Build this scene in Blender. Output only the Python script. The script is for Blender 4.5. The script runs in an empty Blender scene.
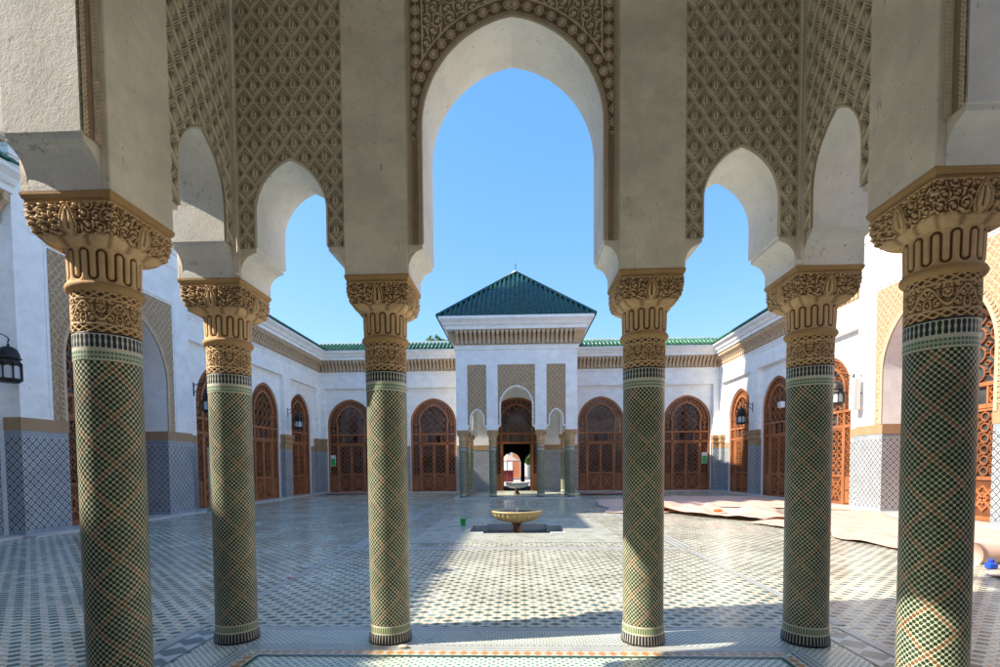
import bpy, math, random
import numpy as np
from mathutils import Matrix
random.seed(7); np.random.seed(7)
R = math.radians; PI = math.pi
scene = bpy.context.scene
COL = scene.collection

# ------------------------------------------------------------------ objects
def tag(o, label=None, cat=None, group=None, kind=None):
    if label: o['label'] = label
    if cat: o['category'] = cat
    if group: o['group'] = group
    if kind: o['kind'] = kind
    return o
def empty(name, loc=(0, 0, 0), rz=0, parent=None):
    o = bpy.data.objects.new(name, None); COL.objects.link(o)
    o.location = loc; o.rotation_euler = (0, 0, rz); o.empty_display_size = .2
    if parent: o.parent = parent
    return o
def copy_tree(o, parent=None):
    c = o.copy(); COL.objects.link(c); c.parent = parent
    for ch in list(o.children): copy_tree(ch, c)
    return c
class MB:
    def __init__(s): s.v = []; s.f = []; s.sm = []
    def add(s, vs, fs, smooth=False):
        n = len(s.v); s.v += [tuple(map(float, p)) for p in vs]
        for f in fs: s.f.append(tuple(n + i for i in f)); s.sm.append(smooth)
        return s
    def box(s, x0, x1, y0, y1, z0, z1, ch=0):
        if ch <= 0:
            v = [(x, y, z) for z in (z0, z1) for y in (y0, y1) for x in (x0, x1)]
            return s.add(v, [(0, 2, 3, 1), (4, 5, 7, 6), (0, 1, 5, 4), (2, 6, 7, 3), (0, 4, 6, 2), (1, 3, 7, 5)])
        v = []; c = ch
        for z, k in ((z0, c), (z0 + c, 0), (z1 - c, 0), (z1, c)):
            xs = (x0 + k, x1 - k); ys = (y0 + k, y1 - k)
            d = 0 if k else c
            v += [(xs[0] + d, ys[0], z), (xs[1] - d, ys[0], z), (xs[1], ys[0] + d, z), (xs[1], ys[1] - d, z),
                  (xs[1] - d, ys[1], z), (xs[0] + d, ys[1], z), (xs[0], ys[1] - d, z), (xs[0], ys[0] + d, z)]
        f = [tuple(range(7, -1, -1)), tuple(range(24, 32))]
        for k in range(3):
            for i in range(8):
                j = (i + 1) % 8; f.append((k*8+i, k*8+j, k*8+8+j, k*8+8+i))
        return s.add(v, f)
    def lathe(s, prof, n=32, c=(0, 0, 0), smooth=True, cap=True):
        v = []; f = []
        for r, z in prof:
            for i in range(n):
                a = 2*PI*i/n; v.append((c[0]+r*math.cos(a), c[1]+r*math.sin(a), c[2]+z))
        for k in range(len(prof)-1):
            for i in range(n):
                j = (i+1) % n; f.append((k*n+i, k*n+j, (k+1)*n+j, (k+1)*n+i))
        s.add(v, f, smooth)
        if cap:
            m = len(s.v) - len(v)
            s.f.append(tuple(m+i for i in range(n-1, -1, -1))); s.sm.append(False)
            s.f.append(tuple(m+(len(prof)-1)*n+i for i in range(n))); s.sm.append(False)
        return s
    def tube(s, pts, r, n=8, rs=None):
        P = [np.array(p, float) for p in pts]; v = []; f = []
        for i, p in enumerate(P):
            t = P[min(i+1, len(P)-1)] - P[max(i-1, 0)]; t /= np.linalg.norm(t) + 1e-9
            a = np.array([0, 0, 1.]) if abs(t[2]) < .9 else np.array([1., 0, 0])
            x = np.cross(t, a); x /= np.linalg.norm(x); y = np.cross(t, x)
            rr = rs[i] if rs else r
            for k in range(n):
                q = 2*PI*k/n; v.append(p + rr*(math.cos(q)*x + math.sin(q)*y))
        for i in range(len(P)-1):
            for k in range(n):
                l = (k+1) % n; f.append((i*n+k, i*n+l, (i+1)*n+l, (i+1)*n+k))
        f.append(tuple(range(n))); f.append(tuple((len(P)-1)*n + k for k in range(n-1, -1, -1)))
        return s.add(v, f, True)
    def sweep(s, path, prof):
        """profile of (out, z) swept round a closed polygon path of (x, y) with outward normals to the right of travel"""
        n = len(path); offs = []
        for i in range(n):
            p0 = np.array(path[i-1]); p1 = np.array(path[i]); p2 = np.array(path[(i+1) % n])
            a = (p1-p0)/np.linalg.norm(p1-p0); b = (p2-p1)/np.linalg.norm(p2-p1)
            na = np.array([a[1], -a[0]]); nb = np.array([b[1], -b[0]])
            m = (na+nb)/(1+na@nb); offs.append(m)
        v = []; f = []; k = len(prof)
        for i in range(n):
            for o, z in prof: q = np.array(path[i]) + offs[i]*o; v.append((q[0], q[1], z))
        for i in range(n):
            j = (i+1) % n
            for t in range(k-1): f.append((i*k+t, j*k+t, j*k+t+1, i*k+t+1))
        return s.add(v, f)
    def build(s, name, mat, parent=None, loc=None):
        me = bpy.data.meshes.new(name); me.from_pydata(s.v, [], s.f)
        me.polygons.foreach_set('use_smooth', s.sm); me.materials.append(mat); me.update()
        o = bpy.data.objects.new(name, me); COL.objects.link(o)
        if parent: o.parent = parent
        if loc: o.location = loc
        return o

# ------------------------------------------------------------------ node expressions
class X:
    nt = None
    def __init__(s, k): s.k = k
    @staticmethod
    def m(op, *a):
        n = X.nt.nodes.new('ShaderNodeMath'); n.operation = op
        for i, q in enumerate(a):
            if isinstance(q, X): X.nt.links.new(q.k, n.inputs[i])
            else: n.inputs[i].default_value = q
        return X(n.outputs[0])
    def __add__(s, o): return X.m('ADD', s, o)
    __radd__ = __add__
    def __sub__(s, o): return X.m('SUBTRACT', s, o)
    def __rsub__(s, o): return X.m('SUBTRACT', o, s)
    def __mul__(s, o): return X.m('MULTIPLY', s, o)
    __rmul__ = __mul__
    def __truediv__(s, o): return X.m('DIVIDE', s, o)
    def __lt__(s, o): return X.m('LESS_THAN', s, o)
    def __gt__(s, o): return X.m('GREATER_THAN', s, o)
    def abs(s): return X.m('ABSOLUTE', s)
    def rnd(s): return X.m('ROUND', s)
    def mod(s, o): return X.m('FLOORED_MODULO', s, o)
    def mx(s, o): return X.m('MAXIMUM', s, o)
    def mn(s, o): return X.m('MINIMUM', s, o)
    def sq(s): return X.m('MULTIPLY', s, s)
def mixc(f, a, b):
    n = X.nt.nodes.new('ShaderNodeMix'); n.data_type = 'RGBA'
    for i, q in ((0, f), (6, a), (7, b)):
        if isinstance(q, X): X.nt.links.new(q.k, n.inputs[i])
        elif i == 0: n.inputs[i].default_value = q
        else: n.inputs[i].default_value = (*q, 1) if len(q) == 3 else q
    return X(n.outputs[2])
def mulc(c, f):
    n = X.nt.nodes.new('ShaderNodeVectorMath'); n.operation = 'SCALE'
    if isinstance(c, X): X.nt.links.new(c.k, n.inputs[0])
    else: n.inputs[0].default_value = c[:3]
    X.nt.links.new(f.k, n.inputs[3]); return X(n.outputs[0])
def coords(kind='Object'):
    t = X.nt.nodes.new('ShaderNodeTexCoord')
    s = X.nt.nodes.new('ShaderNodeSeparateXYZ'); X.nt.links.new(t.outputs[kind], s.inputs[0])
    return X(s.outputs[0]), X(s.outputs[1]), X(s.outputs[2]), X(t.outputs[kind])
def world():
    g = X.nt.nodes.new('ShaderNodeNewGeometry')
    s = X.nt.nodes.new('ShaderNodeSeparateXYZ'); X.nt.links.new(g.outputs['Position'], s.inputs[0])
    return X(s.outputs[0]), X(s.outputs[1]), X(s.outputs[2]), X(g.outputs['Position'])
def comb(x, y, z):
    n = X.nt.nodes.new('ShaderNodeCombineXYZ')
    for i, q in enumerate((x, y, z)):
        if isinstance(q, X): X.nt.links.new(q.k, n.inputs[i])
        else: n.inputs[i].default_value = q
    return X(n.outputs[0])
def noise(vec, scale, detail=4, rough=.55):
    n = X.nt.nodes.new('ShaderNodeTexNoise'); X.nt.links.new(vec.k, n.inputs['Vector'])
    n.inputs['Scale'].default_value = scale; n.inputs['Detail'].default_value = detail
    n.inputs['Roughness'].default_value = rough; return X(n.outputs[0])
def white(vec):
    n = X.nt.nodes.new('ShaderNodeTexWhiteNoise'); X.nt.links.new(vec.k, n.inputs['Vector']); return X(n.outputs[0])
def voro(vec, scale):
    n = X.nt.nodes.new('ShaderNodeTexVoronoi'); X.nt.links.new(vec.k, n.inputs['Vector'])
    n.inputs['Scale'].default_value = scale; return X(n.outputs['Distance'])
def rng(f, a, b, c=0, d=1):
    n = X.nt.nodes.new('ShaderNodeMapRange'); X.nt.links.new(f.k, n.inputs[0])
    for i, q in enumerate((a, b, c, d)): n.inputs[i+1].default_value = q
    return X(n.outputs[0])
def attr(name):
    n = X.nt.nodes.new('ShaderNodeAttribute'); n.attribute_name = name; return X(n.outputs['Fac'])
def material(name, fn):
    m = bpy.data.materials.new(name); m.use_nodes = True; nt = m.node_tree; X.nt = nt
    b = nt.nodes['Principled BSDF']
    d = fn()
    for k, q in d.items():
        if k == 'bump':
            h, st, dist = q
            n = nt.nodes.new('ShaderNodeBump'); n.inputs['Strength'].default_value = st; n.inputs['Distance'].default_value = dist
            nt.links.new(h.k, n.inputs['Height']); nt.links.new(n.outputs[0], b.inputs['Normal']); continue
        s = b.inputs[k]
        if isinstance(q, X): nt.links.new(q.k, s)
        else: s.default_value = (*q, 1) if isinstance(q, tuple) and len(q) == 3 else q
    return m

def plaster(c1, c2, rough=.85, bs=.25, sc=1.0, chips=0.0, stain=0.0):
    def f():
        x, y, z, p = world()
        n1 = noise(p, 1.3*sc, 6, .6); n2 = noise(p, 22*sc, 5, .65); n3 = noise(p, 90*sc, 3)
        str_ = noise(comb(x*9, y*9, z*.7), 1.0, 4)
        f_ = rng(n1*.55 + n2*.2 + str_*.25, .35, .65)
        c = mixc(f_, c1, c2)
        if stain:
            st = noise(comb(x*2.2, y*2.2, z*3.0), 1.0, 7, .70); c = mulc(c, rng(st, .36, .60, stain, 1.06))
            sp = noise(p, 34, 3, .5); c = mulc(c, 1.0-(sp > .70)*.3)
            ck = noise(comb(x*5, y*5, z*1.2), 1.0, 3, .5); c = mulc(c, 1.0-((ck-.5).abs() < .0022)*(noise(p, 1.7, 2) > .55)*.3)
            nk = noise(comb(x*26, y*26, z*7), 1.0, 2, .4); c = mulc(c, 1.0-(nk > .76)*.45)
        h = n2*.6 + n3*.4
        if chips:
            v = noise(p, 13, 5, .7); ch = v > chips
            c = mixc(ch, c, tuple(q*.62 for q in c1)); h = h - ch*1.2
        return {'Base Color': c, 'Roughness': rough, 'bump': (h, bs, .01)}
    return f
M = {}
M['wall'] = material('white_plaster', plaster((.95, .95, .94), (.88, .88, .87), .8, .16, 1.0, 0.0, .93))
M['beige'] = material('aged_beige_plaster', plaster((.96, .89, .77), (.88, .80, .67), .85, .35, 1.0, 0.0, .84))
M['intrados'] = material('cream_plaster', plaster((.95, .93, .88), (.88, .85, .79), .8, .22, 1.0, 0.0, .92))
M['intrados_worn'] = material('flaking_white_plaster', plaster((.90, .87, .82), (.80, .76, .70), .85, .38, 1.3, .635, .9))
M['band'] = material('ochre_stone_band', plaster((.44, .29, .16), (.36, .225, .12), .8, .4, 3))
M['corbel'] = material('ochre_corbels', plaster((.64, .48, .32), (.52, .38, .25), .85, .3, 3))
M['abacus'] = material('ochre_abacus', plaster((.60, .38, .17), (.44, .26, .11), .8, .4, 2))
M['marble'] = material('pale_marble', plaster((.62, .61, .58), (.52, .51, .49), .35, .03))
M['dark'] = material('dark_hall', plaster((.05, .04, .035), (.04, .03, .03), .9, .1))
M['kerb'] = M['marble']

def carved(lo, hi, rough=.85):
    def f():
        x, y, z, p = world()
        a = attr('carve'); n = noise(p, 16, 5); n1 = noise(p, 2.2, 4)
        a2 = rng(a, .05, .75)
        c = mixc(a2, lo, hi)  # hollows darker than ridges: occlusion shade and dirt put into the colour
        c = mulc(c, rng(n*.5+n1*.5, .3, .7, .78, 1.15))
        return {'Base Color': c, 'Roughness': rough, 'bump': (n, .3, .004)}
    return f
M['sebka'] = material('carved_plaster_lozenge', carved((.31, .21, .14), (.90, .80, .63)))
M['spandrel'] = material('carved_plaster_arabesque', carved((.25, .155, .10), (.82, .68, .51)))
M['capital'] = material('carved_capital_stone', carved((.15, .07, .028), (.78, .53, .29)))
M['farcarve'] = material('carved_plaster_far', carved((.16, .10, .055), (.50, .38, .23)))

def far_carve():
    x, y, z, p = world(); a = x + y
    u = a/.2; v = z/.24
    pp = u+v; q = u-v
    l = (pp-pp.rnd()).abs().mn((q-q.rnd()).abs())
    n = noise(p, 14, 4); vv = voro(p, 16)
    m = (rng(l, .04, .16)*.45 + rng(vv, .1, .5)*.55)
    c = mixc(m, (.70, .54, .36), (.36, .24, .14))
    return {'Base Color': mulc(c, rng(n, .3, .7, .85, 1.15)), 'Roughness': .85, 'bump': (m*-1, .8, .02)}
M['farpanel'] = material('carved_ochre_panel', far_carve)

def col_tile():
    x, y, z, p = coords('Object')
    ang = X.m('ARCTAN2', y, x)
    U = ang*(32/(2*PI)); V = z/.0368
    P = U+V; Q = U-V; rp = P.rnd(); rq = Q.rnd(); dp = P-rp; dq = Q-rq
    dU = (dp+dq)*.5; dV = (dp-dq)*.5
    r = X.m('SQRT', dU.sq()+dV.sq()); dot = r < .325
    orange = (rp.mod(8) < .5).mx(rq.mod(8) < .5)
    w = white(comb(rp, rq, 0.0))
    gr = mixc(w, (.007, .020, .010), (.020, .055, .028)); og = mixc(w, (.11, .045, .02), (.21, .095, .045))
    tilec = mixc(orange, gr, og)
    wn = noise(p, 40, 3)
    wh = mulc((.60, .60, .43), rng(wn, .3, .7, .8, 1.1))
    col = mixc(dot, wh, tilec)
    # band of tall teeth
    t = (ang*(40/(2*PI))); ft = (t - t.rnd()).abs()
    zz = (z-2.375)/.045
    tooth = ft < (.10 + .17*(1.0-(zz*2.0).abs()).abs())
    c1 = mixc(tooth, mixc(white(comb(t.rnd(), 1.0, 2.0)) > .5, (.012, .02, .05), (.02, .035, .03)), (.58, .60, .50))
    edge = zz.abs() > .86
    c1 = mixc(edge, c1, (.60, .60, .50)); c1 = mixc(z > 2.419, c1, (.015, .02, .05))
    col = mixc(z > 2.325, col, c1)
    g = ang*(56/(2*PI)); fg = (g-g.rnd()).abs(); ze = ((z-2.29)/.028).abs()
    c2 = mixc((fg < .3)*(ze > .25)*(ze < .75), (.42, .47, .36), (.07, .17, .10))
    c2 = mixc(ze > .86, c2, (.62, .61, .48))
    col = mixc((z > 2.258)*(z < 2.325), col, c2)
    ze = ((z-.133)/.036).abs(); c3 = mixc((fg < .3)*(ze < .7), (.50, .50, .34), (.10, .17, .09)); c3 = mixc((ze > .8), c3, (.62, .61, .48))
    col = mixc(z < .17, col, c3)
    k = ang*(44/(2*PI)); fk = (k-k.rnd()).abs()
    col = mixc(z < .095, col, mixc((fk < .15)*(z > .018), (.010, .012, .022), (.50, .48, .42)))
    big = noise(p, 2.6, 5, .65); chip = noise(p, 19, 4, .7) > .69
    col = mulc(mixc(chip, col, (.34, .31, .22)), rng(big, .3, .7, .78, 1.25))
    h = (1.0-rng(r, .24, .36))*.6 - chip*.6 + noise(p, 120, 2)*.2
    return {'Base Color': col, 'Roughness': rng(wn, .3, .7, .3, .55), 'bump': (h, .2, .002)}
M['column'] = material('zellige_column', col_tile)

def wainscot():
    x, y, z, p = world(); a = x + y
    u = a/.20; v = z/.20
    P = u+v; Q = u-v; rp = P.rnd(); rq = Q.rnd(); dp = (P-rp).abs(); dq = (Q-rq).abs()
    line = (dp.mx(dq)) > .38; ctr = (dp.mx(dq)) < .13
    ring = (dp.mx(dq) > .2)*(dp.mx(dq) < .27)
    c = mixc(line, (.60, .61, .60), (.10, .12, .16)); c = mixc(ctr, c, (.06, .08, .13)); c = mixc(ring, c, (.30, .33, .37))
    b = (z > 2.36) + (z < .16)
    st = ((z/.04).mod(1.0) > .5)
    c = mixc(b, c, mixc(st, (.48, .52, .55), (.16, .20, .26)))
    n = noise(p, 3, 3)
    return {'Base Color': mulc(c, rng(n, .3, .7, .85, 1.1)), 'Roughness': .3}
M['wainscot'] = material('zellige_wainscot', wainscot)

def field():
    x, y, z, p = world()
    P = (x+y)/.1/2; Q = (x-y)/.1/2       # lattice of .1 m, teal where i+j even
    # teal centres: x=.1 i, y=.1 j with i+j even  -> P,Q integer
    rp = P.rnd(); rq = Q.rnd(); dp = (P-rp); dq = (Q-rq)
    dx = (dp+dq).abs(); dy = (dp-dq).abs()          # in units of .1 m
    m1 = dx+dy
    teal = (dx*.9 + dy*1.15) < .57
    ox = 1.0-dx; 
    o1 = (dx - 1.0).abs()+dy; o2 = dx+(dy-1.0).abs()
    org = (o1.mn(o2)) < .26
    w = white(comb(rp, rq, 0.0)); w2 = white(comb(rp, rq, 3.0))
    tc = mixc(w, (.045, .09, .085), (.115, .175, .15))
    tc = mixc(w2 > .82, tc, (.27, .33, .30))
    oc = mixc(w, (.42, .20, .09), (.50, .32, .17))
    wc = mixc(w2, (.60, .58, .46), (.76, .73, .59))
    grout = ((dx*.9+dy*1.15 - .68).abs() < .035) + ((dx-dy).abs() < .03)*(m1 > .65)
    c = mixc(grout, wc, (.36, .37, .35))
    c = mixc(teal, c, tc); c = mixc(org, c, oc)
    n = noise(p, .9, 5); n2 = noise(p, 7, 4)
    n4 = noise(p, .35, 4, .6); c = mulc(c, rng(n*.6+n2*.4, .3, .7, .80, 1.12)); c = mulc(c, rng(n4, .35, .65, .88, 1.08))
    worn = noise(p, 13, 4, .7) > .68; c = mixc(worn*.5, c, (.33, .31, .26))
    return {'Base Color': c, 'Roughness': rng(n2*.5+n*.5, .3, .7, .14, .34), 'bump': (noise(p, 45, 3)*.5 + n2*.5, .12, .006), 'Specular IOR Level': .45}
M['field'] = material('zellige_field', field)
def fine_grid(s, dark, light):
    def f():
        x, y, z, p = world()
        u = x/s; v = y/s; P = u+v; Q = u-v
        dp = (P-P.rnd()).abs(); dq = (Q-Q.rnd()).abs()
        d = (dp.mx(dq)) < .27
        w = white(comb(P.rnd(), Q.rnd(), 0.0))
        c = mixc(d, light, mixc(w, dark, tuple(q*1.8 for q in dark)))
        n = noise(p, 2.4, 5)
        return {'Base Color': mulc(c, rng(n, .3, .7, .85, 1.1)), 'Roughness': rng(n, .3, .7, .22, .4), 'bump': (noise(p, 45, 3), .1, .005)}
    return f
M['fine'] = material('zellige_fine_band', fine_grid(.055, (.06, .12, .10), (.68, .67, .58)))
M['inner'] = material('zellige_green_grid', fine_grid(.07, (.06, .20, .14), (.74, .74, .64)))
def lozrow():
    x, y, z, p = world()
    g = X.nt.nodes.new('ShaderNodeUVMap'); s = X.nt.nodes.new('ShaderNodeSeparateXYZ'); X.nt.links.new(g.outputs[0], s.inputs[0])
    u = X(s.outputs[0]); v = X(s.outputs[1])
    U = u/.09; du = (U-U.rnd()).abs(); dv = (v-.5).abs()
    c = mixc((du + dv*1.1) < .5, (.58, .56, .48), (.50, .24, .08))
    return {'Base Color': c, 'Roughness': .3}
M['loz'] = material('zellige_orange_lozenges', lozrow)
def hexrow():
    g = X.nt.nodes.new('ShaderNodeUVMap'); s = X.nt.nodes.new('ShaderNodeSeparateXYZ'); X.nt.links.new(g.outputs[0], s.inputs[0])
    u = X(s.outputs[0]); v = X(s.outputs[1])
    U = u/.26; du = (U-U.rnd()).abs(); dv = (v-.5).abs()
    c = mixc((du*1.0 + dv*.8) < .45, (.55, .56, .54), (.12, .18, .19))
    c = mixc(dv > .42, c, (.10, .16, .17))
    return {'Base Color': c, 'Roughness': .3}
M['hexrow'] = material('zellige_lozenge_chain', hexrow)
def stripes():
    g = X.nt.nodes.new('ShaderNodeUVMap'); s = X.nt.nodes.new('ShaderNodeSeparateXYZ'); X.nt.links.new(g.outputs[0], s.inputs[0])
    v = X(s.outputs[1]); f_ = (v*3.0).mod(1.0)
    x, y, z, p = world()
    c = mixc(f_ > .62, (.55, .54, .50), (.17, .20, .21))
    return {'Base Color': mulc(c, rng(noise(p, 5, 3), .3, .7, .9, 1.1)), 'Roughness': .3}
M['stripes'] = material('tile_border_stripes', stripes)
def apron():
    x, y, z, p = world()
    n = noise(p, 1.6, 5); u = (x/.12).mod(1.0); v = (y/.12).mod(1.0)
    g = (u < .06).mx(v < .06)
    c = mixc(g, mixc(n, (.40, .41, .39), (.52, .52, .47)), (.30, .31, .30))
    return {'Base Color': c, 'Roughness': .28, 'bump': (noise(p, 30, 3), .1, .005)}
M['apron'] = material('grey_apron_tiles', apron)

def wood(a=(.25, .088, .034), b=(.43, .165, .064)):
    x, y, z, p = world()
    n = noise(comb(x*14, y*14, z*1.6), 1.0, 5); n2 = noise(p, 1.2, 3)
    c = mixc(n, a, b)
    return {'Base Color': mulc(c, rng(n2, .3, .7, .8, 1.25)), 'Roughness': .5, 'bump': (n, .2, .004)}
M['wood'] = material('cedar_wood', wood)
M['wood2'] = material('cedar_wood_lattice', lambda: wood((.22, .078, .028), (.36, .145, .055)))
M['wood3'] = material('cedar_wood_dark_panel', lambda: wood((.10, .036, .015), (.19, .07, .028)))
M['glass'] = material('dark_glass', lambda: {'Base Color': mulc((.045, .05, .055), rng(noise(world()[3], 1.6, 3), .3, .7, .2, 1.8)), 'Roughness': .07, 'Specular IOR Level': .8})
def tiles():
    x, y, z, p = world()
    rows = (z/.10); f_ = rows.mod(1.0)
    w = white(comb((x/.22).rnd(), (y/.22).rnd(), rows - f_))
    c = mixc(w, (.008, .050, .046), (.026, .115, .09))
    c = mixc(f_ < .16, c, (.005, .025, .022))
    n = noise(p, 4, 3)
    return {'Base Color': c, 'Roughness': rng(n, .3, .7, .12, .3), 'bump': (f_, .6, .02)}
M['roof'] = material('green_glazed_tiles', tiles)
def tiles2():
    x, y, z, p = world()
    rows = (z/.10); f_ = rows.mod(1.0)
    w = white(comb((x/.22).rnd(), (y/.22).rnd(), rows - f_))
    c = mixc(w, (.03, .13, .07), (.09, .26, .15))
    c = mixc(f_ < .14, c, (.015, .06, .04))
    return {'Base Color': c, 'Roughness': .25, 'bump': (f_, .6, .02)}
M['roof2'] = material('green_glazed_tiles_light', tiles2)
def iron():
    x, y, z, p = world(); n = noise(p, 60, 4)
    return {'Base Color': mixc(n, (.02, .018, .018), (.06, .05, .045)), 'Roughness': .5, 'Metallic': .6}
M['iron'] = material('dark_iron', iron)
M['lampglass'] = material('frosted_lamp_glass', lambda: {'Base Color': (.50, .56, .58), 'Roughness': .25})
def cloth(c1, c2):
    def f():
        x, y, z, p = world(); n = noise(p, 3, 5); n2 = noise(p, 150, 2)
        return {'Base Color': mixc(n, c1, c2), 'Roughness': .85, 'bump': (n2*.4+n, .5, .02)}
    return f
M['tarp'] = material('pink_beige_cloth', cloth((.56, .355, .285), (.64, .435, .36)))
M['rug'] = material('brown_rug', cloth((.28, .16, .13), (.38, .22, .17)))
M['board'] = material('pale_board', cloth((.42, .30, .20), (.50, .37, .26)))
def flat(c, r=.5): return lambda: {'Base Color': c, 'Roughness': r}
M['green'] = material('green_plastic', flat((.02, .42, .05), .35))
M['paper'] = material('white_paper', flat((.75, .77, .75), .6))
M['noticegreen'] = material('green_print', flat((.04, .40, .10), .5))
M['blue'] = material('blue_plastic', flat((.02, .08, .55), .35))
M['orange'] = material('orange_plastic', flat((.75, .17, .05), .5))
M['stone'] = material('off_white_stone', flat((.7, .64, .52), .8))
def bowl():
    x, y, z, p = world(); n = noise(p, 9, 5)
    return {'Base Color': mixc(n, (.58, .44, .22), (.44, .31, .14)), 'Roughness': .4, 'bump': (n, .2, .01)}
M['bowl'] = material('ochre_marble', bowl)
def pole_m():
    x, y, z, p = world(); n = noise(p, 11, 5)
    return {'Base Color': mixc(n, (.20, .08, .045), (.10, .045, .03)), 'Roughness': .35}
M['redmarble'] = material('red_brown_marble', pole_m)
M['water'] = material('basin_water', lambda: {'Base Color': (.10, .13, .14), 'Roughness': .03, 'bump': (noise(world()[3], 14, 2), .2, .01)})
M['leaf'] = material('leaf_green', lambda: {'Base Color': mixc(white(world()[3]), (.05, .12, .02), (.10, .2, .03)), 'Roughness': .6})
M['bark'] = material('bark_brown', flat((.10, .07, .05), .9))
M['terracotta'] = material('terracotta_wall', plaster((.60, .24, .12), (.5, .2, .1), .85, .2))
M['maroon'] = material('maroon_paint', flat((.20, .02, .03), .5))
M['ground'] = material('pink_ground', plaster((.50, .42, .36), (.42, .36, .31), .9, .2))
M['poolfloor'] = material('dark_pool_tiles', fine_grid(.09, (.02, .03, .03), (.06, .07, .07)))

# ------------------------------------------------------------------ heightfield carving
def hf(name, mat, PT, NU, NV, H, mask=None, parent=None, amp=.02, wrap=False, flip=False):
    """PT(i,j arrays)->(N,3) positions and normals on a NU x NV lattice; H (NU,NV) carve heights 0..1"""
    Pp, Nn = PT
    V = (Pp + Nn*(H[..., None]*amp)).reshape(-1, 3)
    iu = np.arange(NU if wrap else NU-1); jv = np.arange(NV-1)
    I, J = np.meshgrid(iu, jv, indexing='ij')
    I2 = (I+1) % NU
    F = np.stack([I*NV+J, I2*NV+J, I2*NV+J+1, I*NV+J+1], -1)
    if mask is not None:
        mk = mask[I, J] & mask[I2, J] & mask[I2, J+1] & mask[I, J+1]
        F = F[mk]
    F = F.reshape(-1, 4)
    if flip: F = F[:, ::-1]
    used = np.unique(F); re = -np.ones(len(V), int); re[used] = np.arange(len(used))
    V = V[used]; F = re[F]; A = H.reshape(-1)[used]
    me = bpy.data.meshes.new(name)
    me.vertices.add(len(V)); me.vertices.foreach_set('co', V.astype(np.float32).ravel())
    me.loops.add(F.size); me.loops.foreach_set('vertex_index', F.astype(np.int32).ravel())
    me.polygons.add(len(F)); me.polygons.foreach_set('loop_start', np.arange(0, F.size, 4, dtype=np.int32))
    me.polygons.foreach_set('use_smooth', np.ones(len(F), bool))
    me.update(calc_edges=True); me.validate()
    at = me.attributes.new('carve', 'FLOAT', 'POINT'); at.data.foreach_set('value', A.astype(np.float32))
    me.materials.append(mat)
    o = bpy.data.objects.new(name, me); COL.objects.link(o)
    if parent: o.parent = parent
    return o
def sm(a, b, x): t = np.clip((x-a)/(b-a), 0, 1); return t*t*(3-2*t)
def sebka(u, v, pu=.17, pv=.24):
    a = pu/4; w = 2*PI/pv; c = np.cos(w*v); c = .45*c+.62*np.arcsin(np.clip(c, -1, 1))/(PI/2); cf = 1/np.sqrt(1+(a*w*np.sin(w*v))**2)
    k0 = np.round(u/(pu/2)); d = np.full(u.shape, 9.)
    for dk in (-1, 0, 1):
        k = k0+dk; s = np.where(np.mod(k, 2) == 0, 1., -1.)
        d = np.minimum(d, np.abs(u-(k*pu/2 + s*a*c))*cf)
    h = .9*(1-sm(.0035, .006, np.abs(d-.0065)))
    h = np.maximum(h, .62*(1-sm(.002, .0045, np.abs(d-.0205))))
    h = np.maximum(h, .45*(1-sm(.002, .004, np.abs(d-.0275))))
    for cu, cv in ((pu/4, 0), (-pu/4, pv/2)):
        # cells: centre (k-.5)pu/2, v=0 for k even ; pv/2 for k odd
        cu0 = (.25*pu) if cv else (-.25*pu)
        du = np.mod(u-cu0+pu/2, pu)-pu/2; dv = np.mod(v-cv+pv/2, pv)-pv/2
        t = np.clip((dv+.046)/.092, 0, 1)
        wd = .027*np.sin(PI*t**.8)**.75*(1-.3*t)
        ins = (np.abs(dv) < .046)
        e = np.where(ins, wd-np.abs(du), -1)
        hb = np.maximum(.95*sm(0, .004, e), np.where(np.abs(dv) < .046, .7*(1-sm(.0015, .0032, np.abs(e+.0085))), 0))
        slit = (np.abs(du) < .004+.004*np.sin(PI*t)) & (dv > -.03) & (dv < .035)
        hb = np.where(slit, .3, hb)
        # little foot
        foot = (np.abs(du) < .014) & (dv > -.060) & (dv < -.051)
        hb = np.where(foot, .7, hb)
        side = (np.hypot(np.abs(du)-.028, dv+.030) < .007) | (np.hypot(np.abs(du)-.024, dv-.018) < .004)
        hb = np.where(side, .6, hb)
        h = np.maximum(h, hb)
    return h
def arab(u, v, L=.11):
    L2 = L*.866
    best = np.full(u.shape, 9.); cu = np.zeros_like(u); cv = np.zeros_like(u); hd = np.ones_like(u)
    r0 = np.round(v/L2)
    for dr in (-1, 0, 1):
        r = r0+dr; off = np.mod(r, 2)*L/2
        k = np.round((u-off)/L); x = k*L+off; y = r*L2
        x = x + .12*L*np.sin(3.1*r+5.7*k); y = y + .12*L*np.sin(2.3*k+1.9*r)
        d = np.hypot(u-x, v-y); m = d < best
        best = np.where(m, d, best); cu = np.where(m, x, cu); cv = np.where(m, y, cv); hd = np.where(m, np.where(np.mod(r+k, 2) == 0, 1., -1.), hd)
    ph = np.arctan2(v-cv, (u-cu))*hd
    t = np.mod(best/(.30*L) - ph/(2*PI) + .07*np.sin(4*ph), 1)
    h = sm(.16, .30, t)*(1-sm(.74, .88, t))
    h = h*(.65+.35*np.cos(3*ph))
    h = np.maximum(h, 1-sm(.10*L, .15*L, best))
    return np.clip(h, 0, 1)
def studs(s, d, pitch, r):
    ds = np.mod(s+pitch/2, pitch)-pitch/2; q = np.hypot(ds, d)
    h = .95*(1-sm(r*.72, r*.85, q)); h = np.maximum(h, .7*(1-sm(.004, .007, np.abs(q-r*1.2))))
    q2 = np.hypot(np.abs(ds)-pitch/2, d); h = np.maximum(h, .6*(1-sm(.005, .008, q2)))
    return h
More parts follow.
